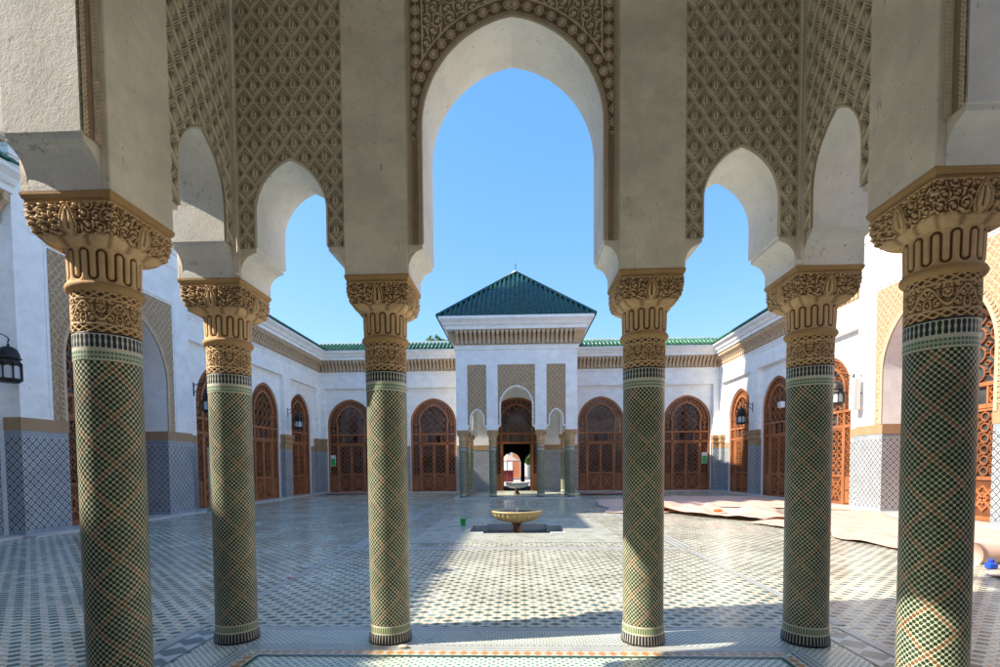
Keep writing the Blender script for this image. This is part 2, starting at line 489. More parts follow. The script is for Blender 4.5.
def braid(s, d, pitch, w):
    p1 = np.abs(d-w*.5*np.sin(2*PI*s/pitch)); p2 = np.abs(d+w*.5*np.sin(2*PI*s/pitch))
    return .85*(1-sm(.2*w, .4*w, np.minimum(p1, p2)))

# ------------------------------------------------------------------ arches
def arch_c(hw, sp, ap): r = ap-sp; return (r*r-hw*hw)/(2*hw)
def arch_h(u, hw, sp, ap):
    c = arch_c(hw, sp, ap); Rr = hw+c; return sp + np.sqrt(np.maximum(Rr*Rr-(np.abs(u)+c)**2, 0))
def arch_dist(u, v, hw, sp, ap):
    c = arch_c(hw, sp, ap); Rr = hw+c
    return np.where(v > sp, np.hypot(np.abs(u)+c, v-sp)-Rr, np.abs(u)-hw)
def arch_outline(hw, sp, ap, bottom, n=14):
    """points left bottom -> apex -> right bottom"""
    c = arch_c(hw, sp, ap); Rr = hw+c; a1 = math.atan2(ap-sp, c) if True else 0
    L = [(-hw, bottom)]
    for i in range(n+1):
        a = a1*i/n   # angle measured from the spring of the left arc
        L.append((-(Rr*math.cos(a)-c), sp+Rr*math.sin(a)))
    return L + [(-x, z) for x, z in L[-2::-1]]
def frameP(axis, pos, sgn):
    """returns f(u, depth, z) -> xyz for a wall plane. depth grows in direction sgn along the plane normal"""
    if axis == 'y': return lambda u, d, z: (u, pos+sgn*d, z)
    return lambda u, d, z: (pos+sgn*d, u, z)
def arch_wall(mb, f, u0, u1, uc, outl, zbot, ztop, depth, back=True):
    """front (depth 0) face of a wall from u0..u1 with an opening whose outline is centred on uc; zbot = bottom of solid parts beside the opening"""
    xs = [p[0] for p in outl]
    def face(d, flip):
        V = []; F = []
        n = len(outl)
        # left jamb part
        if outl[0][0]+uc > u0+1e-6:
            for a, b in (((u0, zbot), None),): pass
            V += [f(u0, d, zbot), f(uc+outl[0][0], d, zbot), f(uc+outl[0][0], d, ztop), f(u0, d, ztop)]; F.append((0, 1, 2, 3))
            k = len(V)
            V += [f(uc+outl[-1][0], d, zbot), f(u1, d, zbot), f(u1, d, ztop), f(uc+outl[-1][0], d, ztop)]; F.append((k, k+1, k+2, k+3))
        for i in range(n-1):
            (xa, za), (xb, zb) = outl[i], outl[i+1]
            if abs(xa-xb) < 1e-6: continue
            k = len(V)
            V += [f(uc+xa, d, za), f(uc+xb, d, zb), f(uc+xb, d, ztop), f(uc+xa, d, ztop)]; F.append((k, k+1, k+2, k+3))
        mb.add(V, F)
    face(0, False)
    if back: face(depth, True)
def arch_soffit(mb, f, uc, outl, depth, d0=0, smooth=True):
    V = []; F = []
    n = len(outl)
    for x, z in outl: V += [f(uc+x, d0, z), f(uc+x, depth, z)]
    for i in range(n-1): F.append((2*i, 2*i+1, 2*i+3, 2*i+2))
    mb.add(V, F, False)
def arch_rib(mb, f, uc, outl, w, d0, d1):
    """a moulding of width w just outside an outline, standing from depth d0 to d1 (proud of the wall)"""
    n = len(outl); O = []
    for i in range(n):
        a = np.array(outl[max(i-1, 0)]); b = np.array(outl[min(i+1, n-1)]); t = (b-a)/np.linalg.norm(b-a)
        nn = np.array([-t[1], t[0]]); O.append(np.array(outl[i])+nn*w)
    V = []; F = []
    for i in range(n):
        p = outl[i]; q = O[i]
        V += [f(uc+p[0], d0, p[1]), f(uc+p[0], d1, p[1]), f(uc+q[0], d1, q[1]), f(uc+q[0], d0, q[1])]
    for i in range(n-1):
        for k in range(4):
            l = (k+1) % 4; F.append((4*i+k, 4*i+4+k, 4*i+4+l, 4*i+l))
    F += [(0, 1, 2, 3), tuple(4*(n-1)+k for k in (3, 2, 1, 0))]
    mb.add(V, F)

# ------------------------------------------------------------------ column
A_, B_ = 1.153, 2.597; S_ = .271; HB = 3.211; RS = .178
def capital_bell(n=340, m=72):
    th = np.linspace(0, 2*PI, n, endpoint=False); t = np.linspace(0, 1, m)
    T, K = np.meshgrid(th, t, indexing='ij')
    # profile: radius and squareness from z=2.935 to z=3.152
    z = 2.93+.222*K
    half = np.interp(K, [0, .1, .3, .55, .8, 1], [.186, .205, .238, .252, .256, .256])
    sqn = np.interp(K, [0, .12, .4, 1], [0, .35, .85, .95])
    c, s = np.abs(np.cos(T)), np.abs(np.sin(T)); ex = 2+sqn*26
    r = half/((c**ex+s**ex)**(1/ex))
    P = np.stack([r*np.cos(T), r*np.sin(T), z], -1)
    Nn = np.stack([np.cos(T), np.sin(T), 0*T], -1)
    q = np.mod(T+PI/4, PI/2)-PI/4; uu = np.tan(q)*.25; vv = .222*K
    h = arab(uu+.02, vv+.035, .07)
    # palmette in the middle of each face
    dv = (vv-.125)/.085; wd = .045*np.sqrt(np.clip(1-dv*dv, 0, 1))*(1-.35*dv)
    e = wd-np.abs(uu); h = np.where(e > -.006, np.where(e > 0, np.where(np.abs(e-.012) < .004, .15, .95), 0), h)
    h = np.where((np.abs(uu) < .006) & (np.abs(dv) < .6), .1, h)
    # leaf lumps at the bottom edge
    lump = np.abs(np.sin(uu/.25*PI*1.5+PI/2))
    low = sm(.30, .16, K) if False else 1-sm(.14, .30, K)
    h = h*(1-low)+low*(.3+.7*lump)
    h = h*(1-sm(.96, 1, K))+.8*sm(.96, 1, K)
    return P, Nn, h, n, m
def capital_flute(n=420, m=44):
    th = np.linspace(0, 2*PI, n, endpoint=False); t = np.linspace(0, 1, m)
    T, K = np.meshgrid(th, t, indexing='ij'); z = 2.73+.215*K
    r = .176+.006*K + .010*sm(.85, 1, K)
    P = np.stack([r*np.cos(T), r*np.sin(T), z], -1); Nn = np.stack([np.cos(T), np.sin(T), 0*T], -1)
    per = 2*PI/13; x = np.mod(T, per)/per*.14; y = K*.215*1.5
    # ribs at x=.035 and .105, joined over the top; joined at the bottom with the neighbour
    top = np.hypot(x-.07, np.maximum(y-.25, 0)); d1 = np.abs(top-.035)
    xb = np.mod(x+.07, .14); bot = np.hypot(xb-.07, np.minimum(y-.06, 0)); d2 = np.abs(bot-.035)
    d = np.where(y > .25, d1, np.where(y < .06, d2, np.minimum(d1, d2)))
    h = sm(.004, .016, d)*(.7+.3*np.clip(d/.03, 0, 1))
    return P, Nn, h, n, m
def capital_drum(n=300, m=56):
    th = np.linspace(0, 2*PI, n, endpoint=False); t = np.linspace(0, 1, m)
    T, K = np.meshgrid(th, t, indexing='ij'); z = 2.43+.255*K
    r = .174+0*K
    P = np.stack([r*np.cos(T), r*np.sin(T), z], -1); Nn = np.stack([np.cos(T), np.sin(T), 0*T], -1)
    u = T*.174; y = K*.255
    per = 2*PI*.174/6; x = np.mod(u, per)-per/2
    h = arab(np.abs(x)+.01, y+.02, .062)
    vine = np.abs(y-.128-.052*np.cos(2*PI*x/per)); h = np.maximum(h*(vine > .014), 1-sm(.006, .011, vine))
    for b, w in ((.024, .02), (.226, .02)):
        dd = y-b; q = np.mod(u, per/3)-per/6
        X1 = np.abs(np.abs(q)/(per/6)*w-np.abs(dd)*1.0)
        hb = .9*(1-sm(.004, .008, X1)); h = np.where(np.abs(dd) < .022, hb, h)
        h = np.where(np.abs(np.abs(dd)-.0235) < .004, .95, h)
    h = np.where((y < .004) | (y > .25), .8, h)
    return P, Nn, h, n, m
def make_column(parent, detail=True):
    k = 1 if detail else 3
    sh = MB().lathe([(RS+.016, .002), (RS+.018, .02), (RS+.010, .085), (RS+.004, .098), (RS+.004, .165), (RS, .172), (RS, .176), (RS, .19), (RS, .6), (RS, 1.2), (RS, 1.8), (RS, 2.24), (RS, 2.254), (RS, 2.258), (RS+.003, 2.262), (RS+.003, 2.266), (RS+.003, 2.28), (RS+.003, 2.41), (RS+.003, 2.422), (RS+.003, 2.425), (RS-.006, 2.43)], 64 if detail else 24)
    o = sh.build('column', M['column'], parent)
    cap = MB()
    cap.lathe([(RS-.002, 2.672), (RS+.016, 2.68), (RS+.028, 2.695), (RS+.03, 2.71), (RS+.022, 2.726), (RS-.004, 2.736)], 48 if detail else 20, cap=False)
    cap.build('neck_ring', M['abacus'], o)
    ab = MB(); h1, h2 = .258, .276
    lv = [(3.150, .252), (3.156, .259), (3.172, .260), (3.176, .268), (3.192, .272), (3.196, .275), (HB, .275)]
    V = []; F = []
    for z, h in lv: V += [(-h, -h, z), (h, -h, z), (h, h, z), (-h, h, z)]
    for i in range(len(lv)-1):
        for q in range(4): F.append((4*i+q, 4*i+(q+1) % 4, 4*i+4+(q+1) % 4, 4*i+4+q))
    F += [(3, 2, 1, 0), tuple(4*(len(lv)-1)+q for q in range(4))]
    ab.add(V, F); ab.build('abacus', M['abacus'], o)
    for nm, fn, amp in (('capital', capital_bell, .020), ('fluted_collar', capital_flute, .013), ('carved_drum', capital_drum, .009)):
        P, Nn, h, n, m = fn() if detail else fn(72, 14)
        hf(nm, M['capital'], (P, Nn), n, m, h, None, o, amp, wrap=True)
    return o

# ------------------------------------------------------------------ pavilion
COVE = []
for i in range(9):
    a = i/8*PI/2
    COVE.append((.125*(1-math.sin(a))+0, .19*(1-math.cos(a)) ))
def opening(hw, blockhw, sp, ap, n=16):
    """outline incl. coves at foot: block edge -> cove -> lip -> jamb -> arch"""
    g = blockhw-hw
    L = [(-blockhw+.004, HB+.002), (-blockhw+.004, HB+.035)]
    for i in range(1, 8):
        a = i/8*PI/2
        L.append((-blockhw+(g-.012)*(1-math.cos(a)), HB+.035+.17*math.sin(a)))
    L += [(-hw-.012, HB+.215), (-hw-.012, HB+.245), (-hw, HB+.25)]
    core = arch_outline(hw, sp, ap, HB+.25, n)[1:]
    half = core[:n+1]
    L += half
    return L + [(-x, z) for x, z in L[-2::-1]]
def carved_panel(parent, f, axis, kind, uc, bhw, hw, sp, ap, ztop, back=False):
    """dense carved sheet on the wall plane around an arch; f from frameP at the wall plane, proud = negative depth"""
    st = .0042
    nu = int(2*bhw/st); nv = int((ztop-(HB+.245))/st)
    u = np.linspace(-bhw+.002, bhw-.002, nu); v = np.linspace(HB+.245, ztop, nv)
    U, V = np.meshgrid(u, v, indexing='ij')
    d = arch_dist(U, V, hw, sp, ap); e = bhw-np.abs(U)
    if kind == 'sebka':
        h = sebka(U, V)
        h = np.where(d < .022, 0.0, h); h = np.where(d < .018, .8, h); h = np.where(e < .006, .7, h)
    else:
        h = arab(np.abs(U)+.03, V, .105)
        c = arch_c(hw, sp, ap)
        sarc = np.where(V > sp, np.arctan2(V-sp, np.abs(U)+c)*(hw+c+.09)+sp, V)
        rim = (d > .052) & (d < .135)
        hr = studs(sarc, d-.093, .105, .027); h = np.where(rim & (V > sp-.1), hr, h)
        col = (e > .048) & (e < .128) & (d > .14)
        h = np.where(col, studs(V, e-.088, .105, .027), h)
        for lo, hi, val in ((.128, .136, 0), (.136, .146, .9)):
            h = np.where((e > lo) & (e < hi) & (d > .15), val, h); h = np.where((d > lo+.008) & (d < hi+.008) & (e > .128), val, h)
        low = V < sp-.1
        h = np.where(low & (d > .04), .15, h)
        h = np.where(d < .05, .1, h); h = np.where(d < .045, braid(sarc, d-.026, .05, .022)*.8, h); h = np.where(d < .012, .9, h)
        h = np.where(e < .05, .05, h); h = np.where((e < .046) & (e > .040), .9, h); h = np.where(e < .036, braid(V, e-.022, .045, .022)*.8, h); h = np.where(e < .008, .8, h)
    P = np.empty(U.shape+(3,)); 
    a0 = np.array(f(0, 0, 0)); au = np.array(f(1, 0, 0))-a0; ad = np.array(f(0, 1, 0))-a0
    P = a0 + (U+uc)[..., None]*au + V[..., None]*np.array([0, 0, 1.]) - ad*.004
    Nn = np.broadcast_to(-ad, P.shape)
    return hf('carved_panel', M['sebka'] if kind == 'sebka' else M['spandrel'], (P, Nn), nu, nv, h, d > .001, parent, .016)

ROOFH = 8.40
def pyramid(parent, cx, cy, half, z0, zap, mat, pitch=.22, name='roof'):
    mb = MB(); rise = zap-z0
    mb.add([(cx-half, cy-half, z0), (cx+half, cy-half, z0), (cx+half, cy+half, z0), (cx-half, cy+half, z0), (cx, cy, zap-.03)],
           [(0, 1, 4), (1, 2, 4), (2, 3, 4), (3, 0, 4), (3, 2, 1, 0)])
    n = int(2*half/pitch); sl = math.atan2(rise, half)
    for side in range(4):
        ca, sa = math.cos(side*PI/2), math.sin(side*PI/2)
        for i in range(n):
            u = -half+(i+.5)*2*half/n; L = half-abs(u)   # run from eave to hip
            if L < .08: continue
            V = []; F = []; r = .07
            nseg = 6
            for (run, k) in ((-.05, 0), (L-.02, 1)):
                z = z0+.02+run*rise/half
                for q in range(nseg+1):
                    a = PI*q/nseg; x = u-r*math.cos(a); dz = r*math.sin(a)
                    yy = -half+run-dz*math.sin(sl); zz = z+dz*math.cos(sl)
                    V.append((cx+x*ca-yy*sa, cy+x*sa+yy*ca, zz))
            for q in range(nseg): F.append((q, q+1, nseg+2+q, nseg+1+q))
            F.append(tuple(range(nseg, -1, -1)))
            mb.add(V, F, True)
    o = mb.build(name, mat, parent)
    hb = MB()
    for sx in (-1, 1):
        for sy in (-1, 1): hb.tube([(cx+sx*(half+.03), cy+sy*(half+.03), z0+.05), (cx, cy, zap+.05)], .075, 8)
    hb.tube([(cx, cy, zap), (cx, cy, zap+.5)], .02, 6)
    hb.build('ridge_tiles', mat, o)
    return o
def corbel_row(mb, p0, p1, z0, z1, out0, out1, pitch=.215):
    """corbels between plan points p0,p1; outward normal to the right of travel"""
    p0 = np.array(p0, float); p1 = np.array(p1, float); L = np.linalg.norm(p1-p0); t = (p1-p0)/L; nn = np.array([t[1], -t[0]])
    n = max(1, int(round(L/pitch))); w = L/n*.30; H = z1-z0
    prof = [(out0, z0), (out0+.10, z0+.02), (out0+.10, z0+.30*H), (out0+.6*(out1-out0), z0+.55*H), (out1, z0+.72*H), (out1, z1)]
    for i in range(n):
        c = p0+t*L*(i+.5)/n; V = []; F = []; k = len(prof)
        for s in (-1, 1):
            for o, z in prof: q = c+t*s*w+nn*o; V.append((q[0], q[1], z))
            q = c+t*s*w; V.append((q[0], q[1], z1)); V.append((q[0], q[1], z0))
        m = k+2
        F.append(tuple(range(m))); F.append(tuple(range(2*m-1, m-1, -1)))
        for j in range(m): l = (j+1) % m; F.append((j, m+j, m+l, l))
        mb.add(V, F)
        # pointed infill at the head between corbels
        c2 = p0+t*L*(i+1)/n if i < n-1 else None
        if c2 is not None:
            g = L/n/2-w
            for s in (-1, 1):
                a = c2+t*s*(g+.001)+nn*(out1-.03); b = c2+nn*(out1-.03)
                mb.add([(a[0], a[1], z1), (b[0], b[1], z1), (a[0], a[1], z1-.28*H)], [(0, 1, 2)])
def cornice(root, path, zc0, zc1, zt, mats=('corbel', 'wall'), out=.0, pitch=.215):
    """corbel band zc0..zc1, white cornice zc1..zt around a closed path (right-hand normals out)"""
    mb = MB(); mb.sweep(path, [(.0, zc0-.05), (.05, zc0-.05), (.05, zc0), (.02, zc0), (.02, zc1)])
    n = len(path)
    for i in range(n): 
        a = np.array(path[i], float); b = np.array(path[(i+1) % n], float); t = (b-a)/np.linalg.norm(b-a)
        corbel_row(mb, a+t*.0, b-t*.0, zc0, zc1, .02, .36, pitch)
    mb.build('corbel_band', M[mats[0]], root)
    mb = MB(); H = zt-zc1
    mb.sweep(path, [(.0, zc1+.002), (.42, zc1+.002), (.42, zc1+.30*H), (.50, zc1+.34*H), (.56, zc1+.55*H), (.66, zc1+.72*H), (.70, zc1+.78*H), (.70, zt), (.0, zt)])
    mb.sweep(path, [(.0, zc0-.26), (.05, zc0-.24), (.07, zc0-.12), (.11, zc0-.06), (.11, zc0-.052), (0, zc0-.052)])
    mb.build('cornice', M[mats[1]], root)

def pavilion(root, detail):
    """local frame: front row at y=0 (outward = -y for the far one); body spans y 0..2B; camera-independent"""
    pos = [-B_, -A_, A_, B_]
    D1 = 1.366; ys = [0, D1, D1+2*A_]
    cols = [(x, 0) for x in pos] + [(x, y) for x in (-B_, B_) for y in ys[1:]]
    first = None
    for x, y in cols:
        if first is None: first = make_column(root, detail); o = first
        else: o = copy_tree(first, root)
        o.location = (x, y, 0)
    T = .25           # half thickness of the arch walls
    ztop = 7.15
    # pier blocks (plain plaster)
    for x, y in cols + [(-B_, 2*B_+.05), (B_, 2*B_+.05)]:
        mb = MB(); mb.box(x-S_, x+S_, y-S_, y+S_, HB+.001, ztop, .006)
        mb.build('pier', M['beige'] if detail else M['wall'], root)
    wall = MB(); panels = []
    mats = 'beige' if detail else 'wall'
    specs = []
    for uc, bhw, hw, sp, ap, kind in ((0, A_-S_, .75, 4.41, 5.28, 'spandrel'), (-(A_+B_)/2, (B_-A_)/2-S_, .30, 3.75, 4.18, 'sebka'), ((A_+B_)/2, (B_-A_)/2-S_, .30, 3.75, 4.18, 'sebka')):
        specs.append(('y', 0, uc, bhw, hw, sp, ap, kind))
    for sx in (-1, 1):
        for uc, bhw, hw, sp, ap, kind in ((D1/2, D1/2-S_, .28, 3.75, 4.17, 'sebka'), (D1+A_, A_-S_, .75, 4.41, 5.28, 'spandrel'), ((D1+2*A_+2*B_+.05)/2, (2*B_+.05-D1-2*A_)/2-S_, .30, 3.75, 4.18, 'sebka')):
            specs.append(('x', sx*B_, uc, bhw, hw, sp, ap, kind))
    for axis, pos_, uc, bhw, hw, sp, ap, kind in specs:
        ol = opening(hw, bhw, sp, ap)
        # front plane = outer face; d from outer to inner
        sg = 1 if (axis == 'y' or pos_ < 0) else -1
        T = .222 if axis == 'x' else .25
        f = frameP(axis, pos_ - sg*T, sg)
        arch_wall(wall, f, uc-bhw, uc+bhw, uc, ol, HB, ztop-.004, 2*T)
        if detail:
            fi = frameP(axis, pos_ + sg*T, -sg)
            if not (axis == 'x' and uc > B_+.1): panels.append((fi, axis, kind, uc, bhw, hw, sp, ap))
    w = wall.build('arcade_wall', M[mats], root)
    for axis, pos_, uc, bhw, hw, sp, ap, kind in specs:
        sg = 1 if (axis == 'y' or pos_ < 0) else -1; soff = MB(); T = .222 if axis == 'x' else .25
        arch_soffit(soff, frameP(axis, pos_ - sg*T, sg), uc, opening(hw, bhw, sp, ap), 2*T)
        soff.build('arch_soffit', M['intrados_worn'] if (detail and axis == 'x' and pos_ > 0) else M['intrados'], w)
    for fi, axis, kind, uc, bhw, hw, sp, ap in panels:
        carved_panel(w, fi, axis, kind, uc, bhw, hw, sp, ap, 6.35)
    if detail:
        for s_ in (-1, 1):
            T = .25; cm = MB(); xx = s_*(B_-.222); 
            x0, x1 = sorted((xx, xx-s_*.05)); cm.box(x0, x1, T, T+.05, HB+.02, ztop-.01, .012)
            cm.tube([(xx-s_*.052, T+.052, HB+.03), (xx-s_*.052, T+.052, ztop-.02)], .014, 8)
            cm.build('corner_moulding', M['beige'], w)
    # outer ochre panels
    for axis, pos_, uc, bhw, hw, sp, ap, kind in specs:
        T = .222 if axis == 'x' else .25; om = MB(); sg = 1 if (axis == 'y' or pos_ < 0) else -1
        f = frameP(axis, pos_ - sg*(T+.004), sg)
        ol = arch_outline(hw+.05, sp, ap+.05, HB+.25, 14)
        arch_wall(om, f, uc-bhw+.004, uc+bhw-.004, uc, ol, HB+.25, 6.30, 0, back=False)
        om.build('ochre_panel', M['farpanel'], w)
    for axis, pos_, uc, bhw, hw, sp, ap, kind in specs:
        T = .222 if axis == 'x' else .25; rb = MB(); sg = 1 if (axis == 'y' or pos_ < 0) else -1
        f = frameP(axis, pos_ - sg*(T+.004), sg)
        arch_rib(rb, f, uc, arch_outline(hw+.003, sp, ap+.003, HB+.26, 14), .05, 0.002, -.03)
        fi = frameP(axis, pos_ + sg*T, -sg)
        # plain white lintel over the ochre panel
        if not detail or axis == 'y' or True: rb.build('arch_moulding', M['wall'], w); rb = MB()
        P = [f(uc-bhw, .002, 6.30), f(uc+bhw, .002, 6.30), f(uc+bhw, .002, ztop-.01), f(uc-bhw, .002, ztop-.01), f(uc-bhw, -.02, 6.30), f(uc+bhw, -.02, 6.30), f(uc+bhw, -.02, ztop-.01), f(uc-bhw, -.02, ztop-.01)]
        rb.add(P, [(4, 5, 6, 7), (0, 1, 5, 4), (0, 4, 7, 3), (1, 2, 6, 5)])
        rb.build('lintel', M['wall'], w)
    # ceiling and closed top
    c = MB(); c.box(-B_-S_, B_+S_, -S_, 2*B_+S_, 7.16, 7.30); c.build('ceiling', M['intrados'], root)
    hbw = B_+S_
    path = [(-hbw, -S_), (hbw, -S_), (hbw, 2*B_+.6), (-hbw, 2*B_+.6)]
    cornice(root, path, 7.24, 7.86, ROOFH)
    pyramid(root, 0, B_+.15, 3.62, ROOFH+.003, 11.66, M['roof'])

# ------------------------------------------------------------------ door
def ring(mb, f, u, z, r, t, d0, d1, n=8, rot=PI/8):
    V = []; F = []
    for i in range(n):
        a = 2*PI*i/n+rot
        for rr, d in ((r, d0), (r, d1), (r-t, d1), (r-t, d0)): V.append(f(u+rr*math.cos(a), d, z+rr*math.sin(a)))
    for i in range(n):
        j = (i+1) % n
        for k in range(4):
            l = (k+1) % 4; F.append((4*i+k, 4*j+k, 4*j+l, 4*i+l))
    mb.add(V, F)
def bar(mb, f, u0, z0, u1, z1, w, d0, d1):
    a = np.array([u0, z0]); b = np.array([u1, z1]); t = (b-a)/np.linalg.norm(b-a); n = np.array([-t[1], t[0]])*w/2
    V = []
    for p in (a-n, b-n, b+n, a+n): V += [f(p[0], d0, p[1]), f(p[0], d1, p[1])]
    mb.add(V, [(1, 3, 5, 7), (0, 1, 3, 2), (2, 3, 5, 4), (4, 5, 7, 6), (6, 7, 1, 0), (0, 6, 4, 2)])
def lattice(mb, f, u0, u1, z0, z1, cell, d0, d1, inside=None, t=.024):
    nu = max(1, round((u1-u0)/cell)); nz = max(1, round((z1-z0)/cell)); cu = (u1-u0)/nu; cz = (z1-z0)/nz
    for i in range(nu):
        for j in range(nz):
            u = u0+(i+.5)*cu; z = z0+(j+.5)*cz
            if inside and not inside(u, z, cell*.3): continue
            ring(mb, f, u, z, min(cu, cz)*.44, t, d0, d1)
            for a in (0, PI/2, PI, 3*PI/2):
                bar(mb, f, u+math.cos(a)*min(cu, cz)*.38, z+math.sin(a)*min(cu, cz)*.38, u+math.cos(a)*cu*.52, z+math.sin(a)*cz*.52, t*.9, d0, d1)
            for a in (PI/4, 3*PI/4, 5*PI/4, 7*PI/4):
                ring(mb, f, u+math.cos(a)*cu*.70, z+math.sin(a)*cz*.70, min(cu, cz)*.15, t*.7, d0, d1, 4, 0) if (math.cos(a) > 0 and math.sin(a) > 0 and (not inside or inside(u+cu*.5, z+cz*.5, .05)) and i < nu-1 and j < nz-1) else None
DOORMESH = {}
def door_parts(hw, sp, ap, open_=False):
    """front face at depth 0 towards the court (-depth), meshes in local coords: u=x, depth=y, z"""
    key = (hw, sp, ap, open_)
    if key in DOORMESH: return DOORMESH[key]
    f = lambda u, d, z: (u, d, z)
    c = hw*.60           # half width of the leaves pair
    zt1, zt0 = sp*.71, sp*.845   # transom bounds
    fr = MB(); e = hw-.001
    def wbox(u0, u1, z0, z1, d0=-.06, d1=.06): fr.box(u0, u1, d0, d1, z0, z1, .008)
    arch_rib(fr, f, 0, [(x, z) for x, z in arch_outline(hw-.13, sp, ap-.13, .0, 16)], .125, -.09, .07)
    wbox(-hw+.12, hw-.12, zt1-.06, zt1+.06); wbox(-hw+.12, hw-.12, zt0-.055, zt0+.055, -.075, .06)
    for s in (-1, 1):
        wbox(s*c-.06, s*c+.06, 0.0, zt0-.056)
        wbox(s*c-.05, s*c+.05, zt0+.056, sp+.05)
    ins = arch_outline(c, sp+.05, sp+.05+(ap-sp)*.66, zt0+.056, 14)[1:-1]
    arch_rib(fr, f, 0, ins, .10, -.08, .06)
    for u in (-c*.55, c*.55): wbox(u-.03, u+.03, zt1+.061, zt0-.056)
    fan = MB()
    iap = sp+.05+(ap-sp)*.66
    inside = lambda u, z, m: abs(u) < c and z < float(arch_h(np.array(u), c, sp+.05, iap))-m and z > zt0
    lattice(fan, f, -c, c, zt0+.06, iap, .40*hw/1.42, -.03, .03, inside)
    # outer ring of long cells
    n = 13; cc = arch_c(hw, sp, ap)
    rmid = (hw-.12+c+.1)/2
    prev = None
    for i in range(n+1):
        a = PI*i/n
        u = -math.cos(a)*rmid; z = sp+.05+math.sin(a)*((ap-.12+iap+.08)/2-sp-.05)
        w = (hw-.12-c-.1)
        ring(fan, f, u, z, w*.40, .035, -.03, .03)
        if prev: bar(fan, f, prev[0], prev[1], u, z, .03, -.025, .025)
        prev = (u, z)
    for s in (-1, 1):
        um = s*(c+.06+(hw-.13-c-.06)/2)
        for z in (zt0+.25, zt0+.55):
            ring(fan, f, um, z, .10, .03, -.03, .03)
        bar(fan, f, um, zt0+.05, um, sp, .03, -.02, .02)
    for u in (-c*.78, c*.78, -c*.0): lattice(fan, f, u-.22*c, u+.22*c, zt1+.06, zt0-.056, .26, -.03, .03)
    for s in (-1, 1): lattice(fan, f, s*(c+.06), s*(hw-.13), zt1+.06, zt0-.056, .26, -.03, .03) if s > 0 else lattice(fan, f, -(hw-.13), -(c+.06), zt1+.06, zt0-.056, .26, -.03, .03)
    zp = sp*.27
    sides = []
    for s in (-1, 1):
        side = MB(); sides.append(side)
        a, b = sorted((s*(c+.06), s*(hw-.13)))
        lattice(side, f, a, b, zp, zt1-.06, .30, -.03, .03)
        um = (a+b)/2; bar(side, f, um-.04, zp, um-.04, zt1-.06, .02, -.02, .02); bar(side, f, um+.04, zp, um+.04, zt1-.06, .02, -.02, .02)
        side.box(a, b, .0, .035, .02, zp-.02)
        side.box(a+.04, b-.04, -.05, -.034, .10, zp*.5-.03, .006); side.box(a+.04, b-.04, -.05, -.034, zp*.5+.03, zp-.08, .006)
    leaf = MB(); w = c-.065
    # leaf local: hinge at u=0 going +u
    for (a, b, z0, z1) in ((0, .07, .0, zt1-.062), (w-.07, w, .0, zt1-.062), (.07, w-.07, .0, .12), (.07, w-.07, zp-.08, zp+.02), (.07, w-.07, zt1-.14, zt1-.062)):
        leaf.box(a, b, -.035, .035, z0, z1, .005)
    inset = MB(); inset.box(.069, w-.069, .005, .025, .119, zp-.079)
    mu, mz = w/2, (.12+zp-.08)/2; hh = (zp-.2)/2
    for q in ((.09, .14, w-.09, zp-.1), (.09, zp-.1, w-.09, .14)): bar(leaf, f, *q, .06, -.03, .01)
    ring(leaf, f, mu, mz, hh*.75, .06, -.034, .01, 4, 0); ring(leaf, f, mu, mz, hh*.35, .05, -.034, .01, 4, 0)
    lattice(leaf, f, .07, w-.07, zp+.02, zt1-.14, .30, -.028, .028)
    gl = MB()
    oo = arch_outline(hw-.12, sp, ap-.12, zt1 if open_ else .01, 14)
    arch_V = [f(x, .035, z) for x, z in oo]; gl.add(arch_V, [tuple(range(len(oo)))])
    if open_:
        for s in (-1, 1):
            a, b = sorted((s*(c+.05), s*(hw-.12))); gl.add([f(a, .035, .01), f(b, .035, .01), f(b, .035, zt1), f(a, .035, zt1)], [(0, 1, 2, 3)])
    DOORMESH[key] = (fr, fan, sides, leaf, gl, c, inset)
    return DOORMESH[key]
DOORPROTO = {}
def place_door(parent, loc, rz, hw, sp, ap, open_=False):
    key = (hw, sp, ap, open_)
    if key in DOORPROTO:
        o = copy_tree(DOORPROTO[key], parent); o.location = loc; o.rotation_euler = (0, 0, rz); return o
    fr, fan, sides, leaf, gl, c, inset = door_parts(*key)
    o = fr.build('door', M['wood'], parent); o.location = loc; o.rotation_euler = (0, 0, rz)
    fan.build('fanlight_lattice', M['wood'], o); [q.build('side_panel', M['wood2'], o) for q in sides]; gl.build('glass', M['glass'], o)
    l1 = leaf.build('door_leaf', M['wood'], o); l1.location = (-c+.062, 0, .01)
    l2 = l1.copy(); COL.objects.link(l2); l2.parent = o; l2.location = (c-.062, 0, .01); l2.scale = (-1, 1, 1)
    p1 = inset.build('leaf_panel', M['wood3'], o); p1.location = l1.location
    p2 = p1.copy(); COL.objects.link(p2); p2.parent = o; p2.location = l2.location; p2.scale = (-1, 1, 1)
    if open_:
        for q in (l1, p1): q.rotation_euler = (0, 0, R(88))
        for q in (l2, p2): q.rotation_euler = (0, 0, R(-88))
    DOORPROTO[key] = o
    return o

